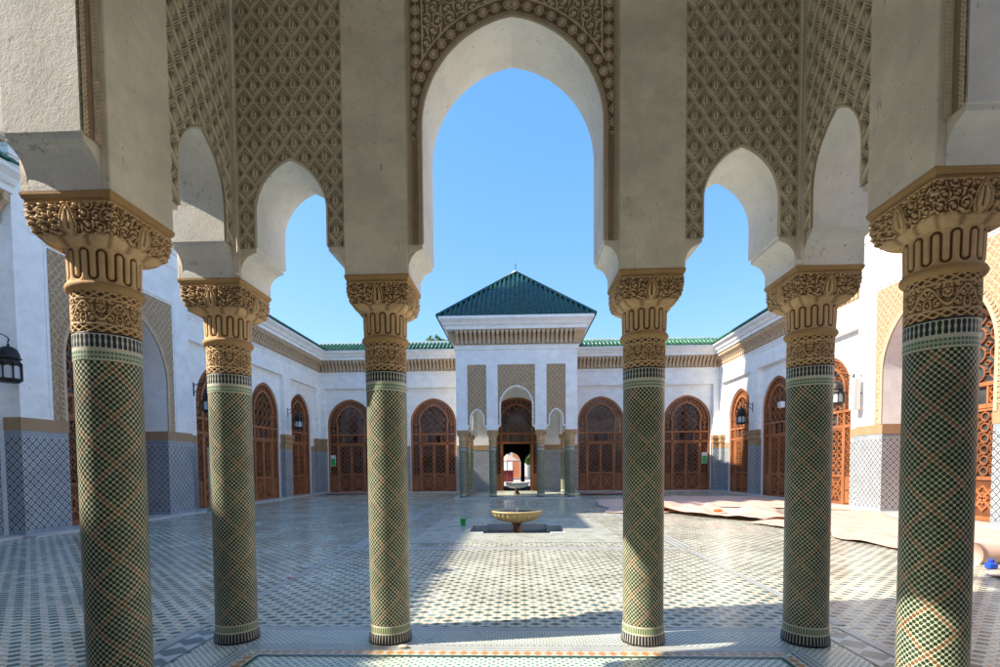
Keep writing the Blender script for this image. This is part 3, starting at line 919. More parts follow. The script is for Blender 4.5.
# ------------------------------------------------------------------ wings
W = 11.85; L = 29.95; REC = .20
DHW, DSP, DAP = 1.38, 4.14, 5.64
def wing(root, y0, y1, doors, pil, opened=None):
    """wing in local frame: wall plane at y=0 facing -y, running along x from y0 to y1 ; doors: list of x centres"""
    a, b = y0, y1
    wl = MB(); sfs = []
    f0 = lambda u, d, z: (u, d, z)
    TH = .5
    # upper flat wall above the recess
    zr = 6.25
    wl.box(a, b, 0, TH, zr, 7.24)
    # recessed wall with door openings
    segs = sorted(doors); edges = [a] + [(segs[i]+segs[i+1])/2 for i in range(len(segs)-1)] + [b]
    # respect pairs separated by long blanks
    for i, x in enumerate(segs):
        hw_ = 1.56 if (opened is not None and abs(x-opened) < .01) else DHW
        op = arch_outline(hw_, DSP, DAP, 0.0, 16)
        arch_wall(wl, lambda u, d, z: (u, REC+d, z), edges[i], edges[i+1], x, op, 0, zr, TH-REC, back=False)
        sf = MB(); arch_soffit(sf, lambda u, d, z: (u, REC+d, z), x, op, .25); sfs.append(sf)
    if not segs: wl.box(a, b, REC, TH, 0, zr)
    # string course lines
    wl.box(a, b, -.03, 0.001, 6.98, 7.03)
    o = wl.build('wall', M['wall'], root); [q.build('door_reveal', M['wall'], o) for q in sfs]
    # pilasters
    for (p, w, z1) in pil:
        pm = MB(); pm.box(p-w, p+w, .0, REC+.01, 2.81, zr+.0); po = pm.build('pilaster', M['wall'], root)
        t = MB(); t.box(p-w-.012, p+w+.012, -.015, REC+.008, 0.0, 2.5); t.build('tile_facing', M['wainscot'], po)
        c = MB(); c.box(p-w-.02, p+w+.02, -.025, REC+.006, 2.502, 2.80); c.box(p-w-.05, p+w+.05, -.07, REC+.004, 2.803, 3.05, .02); c.box(p-w-.08, p+w+.08, -.10, REC+.002, 3.053, 3.26, .02)
        c.build('pilaster_capital', M['band'], po)
    # wainscot between doors and pilasters
    t = MB(); c = MB()
    cuts = [a] + sum([[x-(1.56 if x == opened else DHW)-.02, x+(1.56 if x == opened else DHW)+.02] for x in segs], []) + [b]
    for i in range(0, len(cuts), 2):
        if cuts[i+1]-cuts[i] > .02:
            t = MB(); c = MB()
            t.box(cuts[i], cuts[i+1], REC-.018, REC+.002, 0, 2.5); c.box(cuts[i], cuts[i+1], REC-.03, REC+.003, 2.502, 2.80)
            t.build('tile_wainscot', M['wainscot'], root); c.build('stone_band', M['band'], root)
    for x in doors:
        io = opened is not None and abs(x-opened) < .01; place_door(root, (x, REC+.16, 0.0), 0, 1.56 if io else DHW, DSP, DAP, io)
    # corbels, cornice, tiles
    mb = MB(); mb.box(a, b, -.02, 0.001, 7.2405, 7.86); mb.box(a, b, -.07, .0, 7.19, 7.24)
    corbel_row(mb, (a, 0), (b, 0), 7.24, 7.86, .02, .36)
    mb.build('corbel_band', M['corbel'], root)
    mb = MB()
    prof = [(0, 7.862), (-.42, 7.862), (-.42, 8.0), (-.50, 8.03), (-.56, 8.14), (-.66, 8.22), (-.70, 8.25), (-.70, 8.36), (0, 8.36)]
    ms = [(a, b)]
    V = []; F = []; k = len(prof)
    for x in (a, b):
        for y, z in prof: V.append((x, y, z))
    for i in range(k): F.append((i, (i+1) % k, k+(i+1) % k, k+i))
    F += [tuple(range(k)), tuple(range(2*k-1, k-1, -1))]
    mb.add(V, F)
    prof2 = [(0, 7.03), (-.03, 7.035), (-.05, 7.10), (-.09, 7.14), (-.09, 7.188), (0, 7.188)]
    V = []; F = []; k = len(prof2)
    for x in (a, b):
        for y, z in prof2: V.append((x, y, z))
    for i in range(k): F.append((i, (i+1) % k, k+(i+1) % k, k+i))
    mb.add(V, F)
    mb.build('cornice', M['wall'], root)
    mb = MB(); mb.add([(a, -.72, 8.363), (b, -.72, 8.363), (b, .35, 8.93), (a, .35, 8.93)], [(0, 1, 2, 3)])
    n = int((b-a)/.22); sl = math.atan2(.567, 1.07)
    for i in range(n):
        u = a+(i+.5)*(b-a)/n; V = []; F = []; r = .07
        for yy, zz in ((-.78, 8.38), (.33, 8.94)):
            for q in range(6):
                an = PI*q/5; V.append((u-r*math.cos(an), yy-r*math.sin(an)*math.sin(sl), zz+r*math.sin(an)*math.cos(sl)))
        for q in range(5): F.append((q, q+1, 7+q, 6+q))
        F.append((5, 4, 3, 2, 1, 0)); mb.add(V, F, True)
    mb.build('roof', M['roof2'], root)
    mb = MB(); mb.box(a, b, .34, .75, 7.25, 9.06); mb.box(a, b, .76, 6.0, 7.25, 7.6); [mb.box(p, q_, 5.6, 6.0, 0, 7.24) for p, q_ in (((a, -5.1), (5.1, b)) if opened is not None else ((a, b),))]; mb.build('parapet', M['wall'], root)


BC = 14.40
# ------------------------------------------------------------------ ground and floors
def sheet(name, rects, z, mat, kind='structure'):
    mb = MB()
    for x0, x1, y0, y1 in rects: mb.add([(x0, y0, z), (x1, y0, z), (x1, y1, z), (x0, y1, z)], [(0, 1, 2, 3)])
    o = mb.build(name, mat); tag(o, kind=kind); return o
def ring_rects(x0, x1, y0, y1, a0, a1, b0, b1):
    return [(x0, x1, y0, b0), (x0, x1, b1, y1), (x0, a0, b0, b1), (a1, x1, b0, b1)]
PX, PY0, PY1 = 1.15, 11.75, 13.65
def plane_hole(name, z, x0, x1, y0, y1, mat):
    return sheet(name, ring_rects(x0, x1, y0, y1, -PX, PX, PY0, PY1), z, mat)
sheet('ground', ring_rects(-400, 400, -400, 900, -W-.3, W+.3, -1.6, L+.3), -.03, M['ground'])
plane_hole('courtyard_floor', 0.0, -W-.35, W+.35, -1.7, L+.35, M['field'])
M['apron2'] = material('apron_mosaic', fine_grid(.10, (.20, .23, .20), (.52, .51, .43)))
plane_hole('fountain_apron', .004, -2.25, 2.25, 10.30, 15.15, M['apron2'])
sheet('pool_floor', [(-PX, PX, PY0, PY1)], -.17, M['poolfloor'])
mb = MB()
for x0, x1, y0, y1 in ((-PX, PX, PY0-.001, PY0), (-PX, PX, PY1, PY1+.001), (-PX-.001, -PX, PY0, PY1), (PX, PX+.001, PY0, PY1)): mb.box(x0, x1, y0, y1, -.17, -.001)
for sx in (-1, 1):
    for (ya, yb) in ((PY0, PY0+.3), (PY1-.3, PY1)):
        xa, xb = sorted((sx*PX, sx*(PX-.35))); mb.box(xa, xb, ya, yb, -.168, -.004)
tag(mb.build('pool_edge', M['marble']), kind='structure')
def strips(name, items, z, mat):
    mb = MB(); uv = []
    for (x0, y0, x1, y1, w) in items:
        d = np.array([x1-x0, y1-y0]); ln = np.linalg.norm(d); d = d/ln; n = np.array([-d[1], d[0]])*w/2
        a = np.array([x0, y0]); b = np.array([x1, y1])
        mb.add([(*(a-n), z), (*(b-n), z), (*(b+n), z), (*(a+n), z)], [(0, 1, 2, 3)])
        uv += [(0, 0), (ln, 0), (ln, 1), (0, 1)]
    o = mb.build(name, mat); l = o.data.uv_layers.new(name='UVMap')
    for i, q in enumerate(uv): l.data[i].uv = q
    tag(o, kind='structure'); return o
def framestrip(x0, x1, y0, y1, w):
    return [(x0, y0, x1, y0, w), (x0, y1, x1, y1, w), (x0, y0+w/2, x0, y1-w/2, w), (x1, y0+w/2, x1, y1-w/2, w)]
YF = 4.542; YB = -.66
def pav_floor(prefix, y0, y1, sgn, z):
    # y1 = courtyard edge
    e = 2.81
    lo, hi = min(y0, y1), max(y0, y1)
    sheet(prefix+'_band_floor', ring_rects(-e, e, lo, hi, -e+.37, e-.37, lo+.37, hi-.37), z, M['fine'])
    sheet(prefix+'_floor', [(-e+.37, e-.37, lo+.37, hi-.37)], z, M['inner'])
    a = e-.40-.04; strips(prefix+'_stripe_floor', framestrip(-a-.0, a, lo+.44, hi-.44, .13), z+.004, M['stripes'])
    a = a-.13; strips(prefix+'_lozenge_floor', framestrip(-a, a, lo+.57, hi-.57, .10), z+.006, M['loz'])
    strips(prefix+'_green_line', framestrip(-a+.07, a-.07, lo+.64, hi-.64, .025), z+.008, M['greenline'])
M['greenline'] = material('dark_green_tile_line', flat((.02, .09, .06), .3))
pav_floor('pavilion', YB-.4, 4.76, 1, .004)
strips('pavilion_edge_stripes', [(-3.0, 4.83, 3.0, 4.83, .14)], .004, M['stripes'])
strips('pavilion_lozenge_chain', [(-2.97, -1.0, -2.97, 4.76, .26), (2.97, -1.0, 2.97, 4.76, .26)], .004, M['hexrow'])
strips('pavilion_side_stripes', [(-3.16, -1.0, -3.16, 4.9, .11), (3.16, -1.0, 3.16, 4.9, .11)], .006, M['stripes'])
strips('court_axis_stripes', framestrip(-3.2, 3.2, 9.6, 15.6, .30), .004, M['stripes'])
strips('court_walk_stripes', [(-3.2, 15.75, -3.2, 23.6, .22), (3.2, 15.75, 3.2, 23.6, .22), (-3.2, 5.0, -3.2, 9.44, .12), (3.2, 5.0, 3.2, 9.44, .12)], .004, M['stripes'])
mb = MB()
for s in (-1, 1):
    a, b = sorted((s*(W+.2), s*(W-.42)))
    mb.box(a, b, 17.6, L+.2, -.02, .05); mb.box(a, b, -1.6, 11.2, -.02, .05)
    a, b = sorted((s*(W+.2), s*11.12)); mb.box(a, b, 11.203, 17.597, -.02, .053)
mb.box(-W+.423, -3.05, L-.42, L+.2, -.02, .05); mb.box(3.05, W-.423, L-.42, L+.2, -.02, .05)
tag(mb.build('marble_kerb', M['marble']), kind='structure')
mb = MB(); mb.box(-3.02, 3.02, 24.232-.34, L+.1, -.02, .06, .01); tag(mb.build('far_pavilion_step', M['marble']), kind='structure')
pav_floor('far_pavilion', L-.02, 24.232-.27, 1, .064)

# ------------------------------------------------------------------ pavilions
near = empty('arcaded_pavilion', (0, YF, .004), PI)
tag(near, 'carved arcade of pointed arches on green tiled columns that frames the view from inside', 'pavilion')
pavilion(near, True)
far = empty('arcaded_pavilion', (0, 24.232, .06))
tag(far, 'small white pavilion with green pyramid roof at the far end of the courtyard', 'pavilion')
pavilion(far, False)

# ------------------------------------------------------------------ wings
DY = [27.70, 23.85, 20.0]; DN = [28.8-q for q in DY]
back = empty('gallery_wing', (0, L, 0))
tag(back, 'white gallery wing closing the far end of the courtyard behind the pyramid roofed pavilion', 'building')
wing(back, -W, W, [-10.05, -5.0, 0.0, 5.0, 10.05], [(-W+.17, .17, 0), (W-.17, .17, 0)], opened=0.0)
def side_wing(sx, label):
    r = empty('gallery_wing', (sx*W, 0, .003), PI/2 if sx < 0 else -PI/2)
    tag(r, label, 'building')
    g = (lambda y: y) if sx < 0 else (lambda y: -y)
    for (a, b, ds, ps) in ((17.45, L, DY, (25.78, L-.17)), (-1.2, 11.35, DN, (28.8-25.78, -1.2+.17))):
        aa, bb = sorted((g(a), g(b)))
        wing(r, aa, bb, sorted(g(d) for d in ds), [(g(p), .40 if abs(p-BC) < 12 else .17, 0) for p in ps])
    return r
side_wing(-1, 'shaded white gallery wing along the left side of the courtyard')
ch = MB(); ch.box(-.17, .17, -.12, .12, 0, .28, .01); ch.lathe([(.13, .281), (.15, .33), (.10, .42), (.02, .47)], 10, cap=True)
tag(ch.build('roof_vent', M['wall'], None, (-12.25, 5.75, 9.062)), 'small white domed vent on the parapet of the left wing', 'vent')
side_wing(1, 'sunlit white gallery wing along the right side of the courtyard')
nearw = empty('gallery_wing', (0, -1.25, .001), PI)
tag(nearw, 'white gallery wing at the near end of the courtyard, behind the carved arcade', 'building')
wing(nearw, -W, W, [-10.05, -5.0, 5.0, 10.05], [(-W+.17, .17, 0), (W-.17, .17, 0)])

def portal(sx, label):
    r = empty('portal_building', (sx*11.5, BC, .002), PI/2 if sx < 0 else -PI/2)
    tag(r, label, 'building')
    HW = 3.06; hw, sp, ap = 1.86, 4.35, 6.45
    f = lambda u, d, z: (u, d, z)
    ol = arch_outline(hw, sp, ap, 0, 22)
    mb = MB(); arch_wall(mb, f, -HW, HW, 0, ol, 0, 9.1, .85, back=False)
    mb.add([f(-HW, 0, 0), f(-HW, 4.5, 0), f(-HW, 4.5, 9.1), f(-HW, 0, 9.1)], [(0, 1, 2, 3)])
    mb.add([f(HW, 0, 0), f(HW, 4.5, 0), f(HW, 4.5, 9.1), f(HW, 0, 9.1)], [(0, 1, 2, 3)])
    dh, ds, da = 1.83, 4.32, 6.35
    arch_wall(mb, lambda u, d, z: (u, .85+d, z), -HW+.01, HW-.01, 0, arch_outline(dh, ds, da, 0, 18), 0, 7.0, .3, back=False)
    mb.box(-HW+.01, HW-.01, 4.2, 4.5, 0, 9.08); mb.box(-HW+.01, HW-.01, .01, 4.4, 9.0, 9.09)
    mb.build('wall', M['wall'], r)
    s2 = MB(); arch_soffit(s2, f, 0, ol, .85); arch_soffit(s2, lambda u, d, z: (u, .85+d, z), 0, arch_outline(dh, ds, da, 0, 18), .3); s2.build('arch_reveal', M['wall'], r)
    place_door(r, (0, 1.0, .0), 0, dh, ds, da)
    p = MB(); arch_wall(p, lambda u, d, z: (u, -.012, z), -2.22, 2.22, 0, [(x, z) for x, z in arch_outline(hw, sp, ap, 2.80, 22)], 2.80, 7.02, 0, back=False); p.build('ochre_panel', M['farpanel'], r)
    p = MB(); arch_rib(p, f, 0, [(x, z) for x, z in arch_outline(hw+.002, sp, ap, 2.80, 22)], .09, .0, -.05)
    # scalloped rim
    n = 46; c = arch_c(hw, sp, ap); oo = arch_outline(hw+.14, sp, ap+.14, 2.9, 26)
    p.build('arch_rib', M['corbel'], r)
    q = MB()
    pts = oo; acc = []
    for i in range(len(pts)-1):
        a = np.array(pts[i]); b = np.array(pts[i+1]); m = max(1, int(np.linalg.norm(b-a)/.13))
        for k in range(m): acc.append(a+(b-a)*k/m)
    for (u, z) in acc: ring(q, f, u, z, .05, .03, -.045, -.012, 6)
    q.build('scalloped_rim', M['corbel'], r)
    fr = MB()
    for s in (-1, 1): fr.box(s*2.31-.022, s*2.31+.022, -.03, .001, 2.85, 7.13)
    fr.box(-2.288, 2.288, -.03, .001, 7.09, 7.13); fr.box(-HW-.03, HW+.03, -.03, .001, 8.28, 8.33)
    for s in (-1, 1):
        a, b = sorted((s*HW, s*(HW+.03))); fr.box(a, b, 0.002, .5, 8.28, 8.33)
    fr.build('plaster_frame', M['wall'], r)
    for s in (-1, 1):
        w = MB(); c = MB()
        a, b = sorted((s*(hw-.015), s*(HW+.016))); w.box(a, b, -.016, .40, 0, 2.5)
        a, b = sorted((s*(hw-.03), s*(HW+.03))); c.box(a, b, -.03, .40, 2.502, 2.80)
        a, b = sorted((s*(hw-.015), s*(hw+.05))); w.box(a, b, .402, .84, 0, 2.5)
        a, b = sorted((s*(hw-.03), s*(hw+.05))); c.box(a, b, .402, .83, 2.502, 2.8)
        w.build('tile_wainscot', M['wainscot'], r); c.build('stone_band', M['band'], r)
    path = [(-HW, 0), (HW, 0), (HW, 5.0), (-HW, 5.0)]
    cornice(r, path, 9.0, 9.62, 10.15)
    pyramid(r, 0, 2.55, 3.72, 10.155, 13.4, M['roof'])
    return r
portal(-1, 'white portal block with ochre carved arch panel midway along the left wing')
portal(1, 'white portal block with ochre carved arch panel midway along the right wing')

# unseen tower inferred from the far court's shade, added and shaped to cast it
t = empty('shade_tower', (-28, 17.75, -.03))
tag(t, 'tall square white tower beyond the left wing, unseen, added to shade the court', 'tower')
mb = MB(); mb.box(-4, 4, -2.65, 2.65, 0, 38); mb.box(-4.2, 4.2, -2.85, 2.85, 38.002, 38.5); mb.box(-2, 2, -2, 2, 38.502, 44)
for k in range(6):
    for s in (-1, 1):
        mb.box(s*3.9-.25, s*3.9+.25, -2.8+k*1.02, -2.3+k*1.02, 38.503, 39.3)
mb.box(-3.9, 3.9, -5.55, 2.6, 0, 25.9); mb.box(-4.1, 4.1, -5.7, -2.7, 25.902, 26.2)
mb.build('shaft', M['wall'], t)
mb = MB()
for z in (8, 18, 28):
    arch_rib(mb, lambda u, d, zz: (4.01+d, u, zz), 0, arch_outline(1.2, z+3, z+4.8, z, 12), .25, .0, .1)
    arch_rib(mb, lambda u, d, zz: (u, -2.66-d, zz), 0, arch_outline(1.2, z+3, z+4.8, z, 12), .25, .0, .1)
mb.build('arch_panel', M['corbel'], t)

# ------------------------------------------------------------------ fountains
def fountain(loc, label):
    r = empty('fountain', loc); tag(r, label, 'fountain', 'marble bowl fountains')
    n = 280; ribs = 28
    prof = [(.12, .160), (.22, .165), (.34, .185), (.45, .225), (.53, .28), (.585, .345), (.605, .41)]
    V = []; F = []
    for k, (rr, z) in enumerate(prof):
        for i in range(n):
            a = 2*PI*i/n; m = .045*abs(math.sin(a*ribs/2))*min(1, k/1.5)*(1 if k < 6 else .8)
            q = rr+m*rr*1.9-.015*min(1, k/1.5); V.append((q*math.cos(a), q*math.sin(a), z))
    for k in range(len(prof)-1):
        for i in range(n): j = (i+1) % n; F.append((k*n+i, k*n+j, (k+1)*n+j, (k+1)*n+i))
    mb = MB(); mb.add(V, F, True)
    mb.lathe([(.60, .405), (.645, .42), (.655, .44), (.645, .46), (.60, .465), (.575, .45), (.50, .36), (.36, .28), (.2, .23), (.02, .22)], 64)
    mb.build('bowl', M['bowl'], r)
    w = MB(); w.lathe([(.565, .432), (.001, .433)], 48, cap=False); w.build('water', M['water'], r)
    s = MB(); s.lathe([(.17, -.17), (.17, -.12), (.13, -.10), (.10, -.04), (.085, .04), (.10, .10), (.14, .135), (.15, .158)], 24); s.build('pedestal', M['redmarble'], r)
    j = MB(); j.lathe([(.05, .42), (.04, .46), (.02, .50), (.012, .53)], 12); j.build('jet', M['marble'], r)
    return r
fountain((0, 12.7, 0), 'ribbed ochre marble fountain bowl standing in the sunken pool in mid courtyard')
f2 = fountain((0, 26.4, .235), 'ribbed pale fountain bowl inside the far pavilion in front of the open door')
for ch in f2.children:
    if ch.name.startswith('bowl'): ch.data.materials[0] = M['marble']

# ------------------------------------------------------------------ lanterns
def make_lantern(label):
    r = empty('wall_lantern', (0, 0, 0)); tag(r, label, 'lantern', 'iron lanterns bracketed to the courtyard walls')
    mb = MB()   # hook at origin: lantern hangs below; wall is towards +y
    mb.tube([(0, .55, .02), (0, .3, .10), (0, .1, .12), (0, 0, .06), (0, -.02, 0), (0, 0, -.03)], .014, 6)
    mb.tube([(0, .55, -.25), (0, .4, -.12), (0, .28, .02), (0, .2, .09)], .012, 6)
    mb.tube([(0, .33, .07), (0, .36, .02), (0, .33, -.03), (0, .29, 0), (0, .31, .03)], .009, 6)
    mb.box(-.03, .03, .54, .56, -.35, .12); mb.tube([(0, 0, -.02), (0, 0, -.12)], .012, 6)
    mb.build('bracket', M['iron'], r)
    d = MB(); d.lathe([(.012, -.08), (.03, -.10), (.02, -.13), (.08, -.15), (.15, -.20), (.185, -.28), (.20, -.36), (.20, -.39), (.225, -.40), (.225, -.42), (.19, -.43)], 24)
    d.build('dome', M['iron'], r)
    b = MB(); n = 8; rad = .22
    def hexr(z, q): return [(q*math.cos(2*PI*i/n+PI/8), q*math.sin(2*PI*i/n+PI/8), z) for i in range(n)]
    def loop(z0, q0, z1, q1):
        V = hexr(z0, q0)+hexr(z1, q1); b.add(V, [(i, (i+1) % n, n+(i+1) % n, n+i) for i in range(n)])
    loop(-.42, .19, -.50, rad); loop(-.50, rad, -.56, rad); loop(-.86, rad, -.90, rad); loop(-.90, rad, -.95, .17)
    b.add(hexr(-.95, .17), [tuple(range(n))])
    for i in range(n):
        a = 2*PI*i/n+PI/8; b.tube([(rad*math.cos(a), rad*math.sin(a), -.5), (rad*math.cos(a), rad*math.sin(a), -.9)], .017, 5)
        a2 = 2*PI*(i+1)/n+PI/8
        p0 = np.array([rad*math.cos(a), rad*math.sin(a), 0]); p1 = np.array([rad*math.cos(a2), rad*math.sin(a2), 0])
        pts = [(*(p0*(1-t)+p1*t)[:2], -.60+.045*math.sin(PI*t)) for t in (0, .2, .4, .6, .8, 1)]
        b.tube(pts, .014, 4)
        pm = p0*.5+p1*.5; 
    b.build('lantern_frame', M['iron'], r)
    g = MB(); g.add(hexr(-.56, rad-.015)+hexr(-.86, rad-.015), [(i, (i+1) % n, n+(i+1) % n, n+i) for i in range(n)])
    g.build('lamp_glass', M['lampglass'], r)
    return r
lan = make_lantern('dark iron lantern cut by the left edge of the frame, beside the left portal block')
lan.location = (-11.42, 11.05, 4.50); lan.rotation_euler = (0, 0, PI/2+.7)
for loc, rz, lab in (((-11.0, 17.75, 4.52), PI/2, 'dark iron lantern at the far corner of the left portal block'),
                     ((-11.3, 25.78, 4.52), PI/2, 'small dark lantern on the pilaster between the two farthest doors of the left wing'),
                     ((11.3, 25.78, 4.52), -PI/2, 'small dark lantern on the pilaster between the two farthest doors of the right wing'),
                     ((11.0, 17.75, 4.52), -PI/2, 'iron lantern at the far corner of the right portal block, before a sunlit door'),
                     ):
    c = copy_tree(lan); c.location = loc; c.rotation_euler = (0, 0, rz); c['label'] = lab

# ------------------------------------------------------------------ small things
def cloth_sheet(name, quad, nx, ny, amp, label, cat, mat, group=None, seed=0, z=.012, edge=.12, folds=0):
    rs = np.random.RandomState(seed); q = [np.array(p, float) for p in quad]
    ph = rs.rand(8)*6.28; fr = rs.rand(8)*3+1.2; dr = rs.rand(8)*PI
    V = []; F = []
    for i in range(nx+1):
        for j in range(ny+1):
            s = i/nx; t = j/ny
            p = q[0]*(1-s)*(1-t)+q[1]*s*(1-t)+q[2]*s*t+q[3]*(1-s)*t
            e = min(s, 1-s, t, 1-t)*8; e = min(1, e)
            wx = edge*math.sin(7*t+ph[0]+3*s)*(1-e)+edge*.5*math.sin(17*t+ph[1])*(1-e); wy = edge*math.sin(6*s+ph[2]+2*t)*(1-e)+edge*.5*math.sin(15*s+ph[3])*(1-e)
            h = 0
            for k in range(6): h += abs(math.sin((p[0]*math.cos(dr[k])+p[1]*math.sin(dr[k]))*fr[k]+ph[k]+.8*math.sin(p[0]*1.3+p[1]*.7+ph[k])))**6
            h = (h/3+.35*abs(math.sin(p[0]*2.1+p[1]*1.3+ph[6]+1.7*math.sin(p[1]*.9)))**10)*amp
            if folds: h += folds*max(0, 1-abs(t-.0)*7)*(.5+.5*abs(math.sin(s*11+ph[4])))
            V.append((p[0]+wx, p[1]+wy, z+h*(.35+.65*e)))
    for i in range(nx):
        for j in range(ny): a = i*(ny+1)+j; F.append((a, a+ny+1, a+ny+2, a+1))
    mb = MB(); mb.add(V, F, True); o = mb.build(name, mat)
    m = o.modifiers.new('thick', 'SOLIDIFY'); m.thickness = .006; m.offset = 1
    tag(o, label, cat, group); return o
G = 'cloths spread on the right of the courtyard floor'
cloth_sheet('floor_cloth', [(7.2, 8.7), (11.0, 8.2), (11.0, 17.0), (6.2, 13.6)], 70, 90, .11, 'large rumpled pink beige cloth spread between the right portal block and the columns', 'cloth', M['tarp'], G, 3, .014, .25)
cloth_sheet('floor_cloth', [(4.2, 16.6), (7.3, 13.2), (7.9, 14.6), (5.6, 17.6)], 50, 26, .22, 'long crumpled pink cloth with raised folds lying in front of the other cloths', 'cloth', M['tarp'], G, 5, .03, .2, .22)
cloth_sheet('floor_cloth', [(5.3, 18.3), (11.2, 17.4), (11.2, 24.5), (6.5, 24.8)], 50, 50, .06, 'flat beige cloth lying in the shade before the far doors of the right wing', 'cloth', M['tarp'], G, 8, .014, .3)
cloth_sheet('floor_cloth', [(2.9, 16.5), (5.4, 16.2), (6.3, 21.5), (3.6, 22.8)], 30, 40, .10, 'shaded cloth corner just right of the fountain, beside the far pavilion', 'cloth', M['tarp'], G, 9, .012, .15)
def roll(name, p0, p1, r, label, cat, mat, group=None, seed=1):
    rs = np.random.RandomState(seed); n = 22; pts = []; rr = []
    for i in range(n+1):
        s = i/n; pts.append((p0[0]+(p1[0]-p0[0])*s+.04*math.sin(5*s+seed), p0[1]+(p1[1]-p0[1])*s, r*.85)); rr.append(r*(.85+.18*math.sin(9*s+seed)+.08*rs.rand()))
    mb = MB(); mb.tube(pts, r, 16, rr); return tag(mb.build(name, mat), label, cat, group)
roll('rolled_cloth', (7.2, 8.15), (9.6, 8.0), .17, 'bulging pink roll of cloth behind the rightmost column', 'cloth', M['tarp'], None, 2)
cloth_sheet('floor_cloth', [(6.6, 6.75), (9.2, 6.3), (9.4, 7.35), (6.7, 7.5)], 30, 16, .05, 'pale pink cloth end lying nearest to the rightmost column', 'cloth', M['tarp'], G, 12, .012, .1)
mb = MB(); mb.box(-.07, .07, -.05, .05, 0, .10, .02); mb.box(-.03, .03, -.03, .03, .102, .15, .01)
o = mb.build('bottle_box', M['blue'], None, (7.02, 7.62, .012)); tag(o, 'small bright blue container on the floor by the cloth roll at the right', 'container')
roll('orange_bundle', (5.75, 15.05), (6.15, 14.95), .09, 'small orange bundle lying on the crumpled pink cloth', 'bundle', M['orange'], None, 4)
ob_ = bpy.data.objects['orange_bundle']; ob_.scale = (.55, .55, .55); ob_.location = (5.95*.45, 15.0*.45, .17)
cloth_sheet('folded_rug', [(-11.1, 27.7), (-8.6, 28.2), (-8.7, 29.3), (-11.0, 29.2)], 24, 12, .05, 'brown folded rug in the back left corner of the courtyard', 'rug', M['rug'], None, 6, .06, .05)
cloth_sheet('folded_rug', [(3.4, 26.4), (6.6, 26.4), (6.8, 27.6), (3.4, 27.8)], 24, 12, .08, 'dark heaped rug in front of the back doors right of the far pavilion', 'rug', M['rug'], None, 7, .03, .05)
# leaning board
mb = MB(); mb.box(-.28, .28, -.02, .02, 0, 2.35, .005)
o = mb.build('leaning_board', M['board'], None, (-11.25, 18.35, .055)); o.rotation_euler = (R(7), R(-9), R(80))
tag(o, 'pale plain board leaning against the left wing wall beside the portal block', 'board')
# green bin by the fountain
b = empty('waste_box', (-1.42, 13.25, .006)); b.scale = (.42, .42, .5); tag(b, 'small bright green box on the apron left of the fountain', 'box')
mb = MB(); V = []; 
for z, h in ((0, .13), (.34, .17)): V += [(-h, -h, z), (h, -h, z), (h, h, z), (-h, h, z)]
mb.add(V, [(3, 2, 1, 0), (0, 1, 5, 4), (1, 2, 6, 5), (2, 3, 7, 6), (3, 0, 4, 7), (4, 5, 6, 7)]); mb.build('box_body', M['green'], b)
mb = MB(); mb.box(-.19, .19, -.19, .19, .342, .375, .01); mb.build('lid', M['green'], b)
# pebble, leaf and petal
mb = MB(); V = []; F = []
mb.lathe([(.002, 0), (.035, .004), (.045, .012), (.035, .022), (.002, .027)], 10); o = mb.build('pebble', M['stone'], None, (-.98, 4.30, .012)); o.scale = (1.1, .6, 1)
tag(o, 'off white pebble lying at the foot of the left inner column', 'pebble')
def leafobj(loc, mat, label, nm='fallen_leaf'):
    mb = MB(); n = 8; V = [(0, 0, .012)]
    for i in range(n): a = 2*PI*i/n; V.append((.07*math.cos(a), .03*math.sin(a), .004+.012*abs(math.sin(2*a))))
    mb.add(V, [(0, i+1, (i+1) % n+1) for i in range(n)]); o = mb.build(nm, mat, None, loc); tag(o, label, 'leaf'); return o
M['yleaf'] = material('yellow_green_leaf', flat((.35, .5, .08), .6))
leafobj((-9.2, 10.0, .002), M['yleaf'], 'yellow green leaf lying on the shaded floor near the left portal block')
leafobj((-3.2, 7.0, .002), M['orange'], 'tiny red leaf lying on the shaded floor between the two left columns')
# notices on the back doors
def notice(x, z, label):
    n_ = empty('door_notice', (x, L+REC+.06, z)); tag(n_, label, 'notice')
    mb = MB(); mb.box(-.16, .16, -.02, .0, -.33, .33, .004); mb.build('sheet', M['paper'], n_)
    mb = MB(); mb.box(-.13, .13, -.026, -.021, -.30, .12); mb.build('green_print', M['noticegreen'], n_)
notice(-11.15, 1.95, 'white and green notice on the back door nearest the left corner')
notice(11.10, 1.95, 'green and white notice on the back door nearest the right corner')
# floodlight and loudspeaker on the right
fl = empty('floodlight', (11.84, 22.55, 4.15), -PI/2); tag(fl, 'small white floodlight fixed to the right wing beside a door arch', 'floodlight')
mb = MB(); mb.box(-.16, .16, -.34, -.16, -.13, .13, .02); mb.build('lamp_head', M['paper'], fl)
mb = MB(); mb.tube([(0, 0, .0), (0, -.16, .0)], .025, 8); mb.build('bracket', M['iron'], fl)
mb = MB(); mb.box(-.13, .13, -.346, -.341, -.10, .10); mb.build('lamp_glass', M['lampglass'], fl)
ls = empty('loudspeaker', (11.46, 17.25, 3.9), -PI/2); tag(ls, 'narrow grey box hanging from a bracket on the right portal block', 'loudspeaker')
mb = MB(); mb.box(-.13, .13, -.30, -.08, -.55, .50, .02); mb.build('cabinet', M['marble'], ls)
mb = MB(); mb.tube([(0, .03, .55), (0, -.12, .75), (0, -.19, .52)], .015, 6); mb.tube([(0, .03, 0), (0, -.1, 0)], .02, 6); mb.build('bracket', M['iron'], ls)

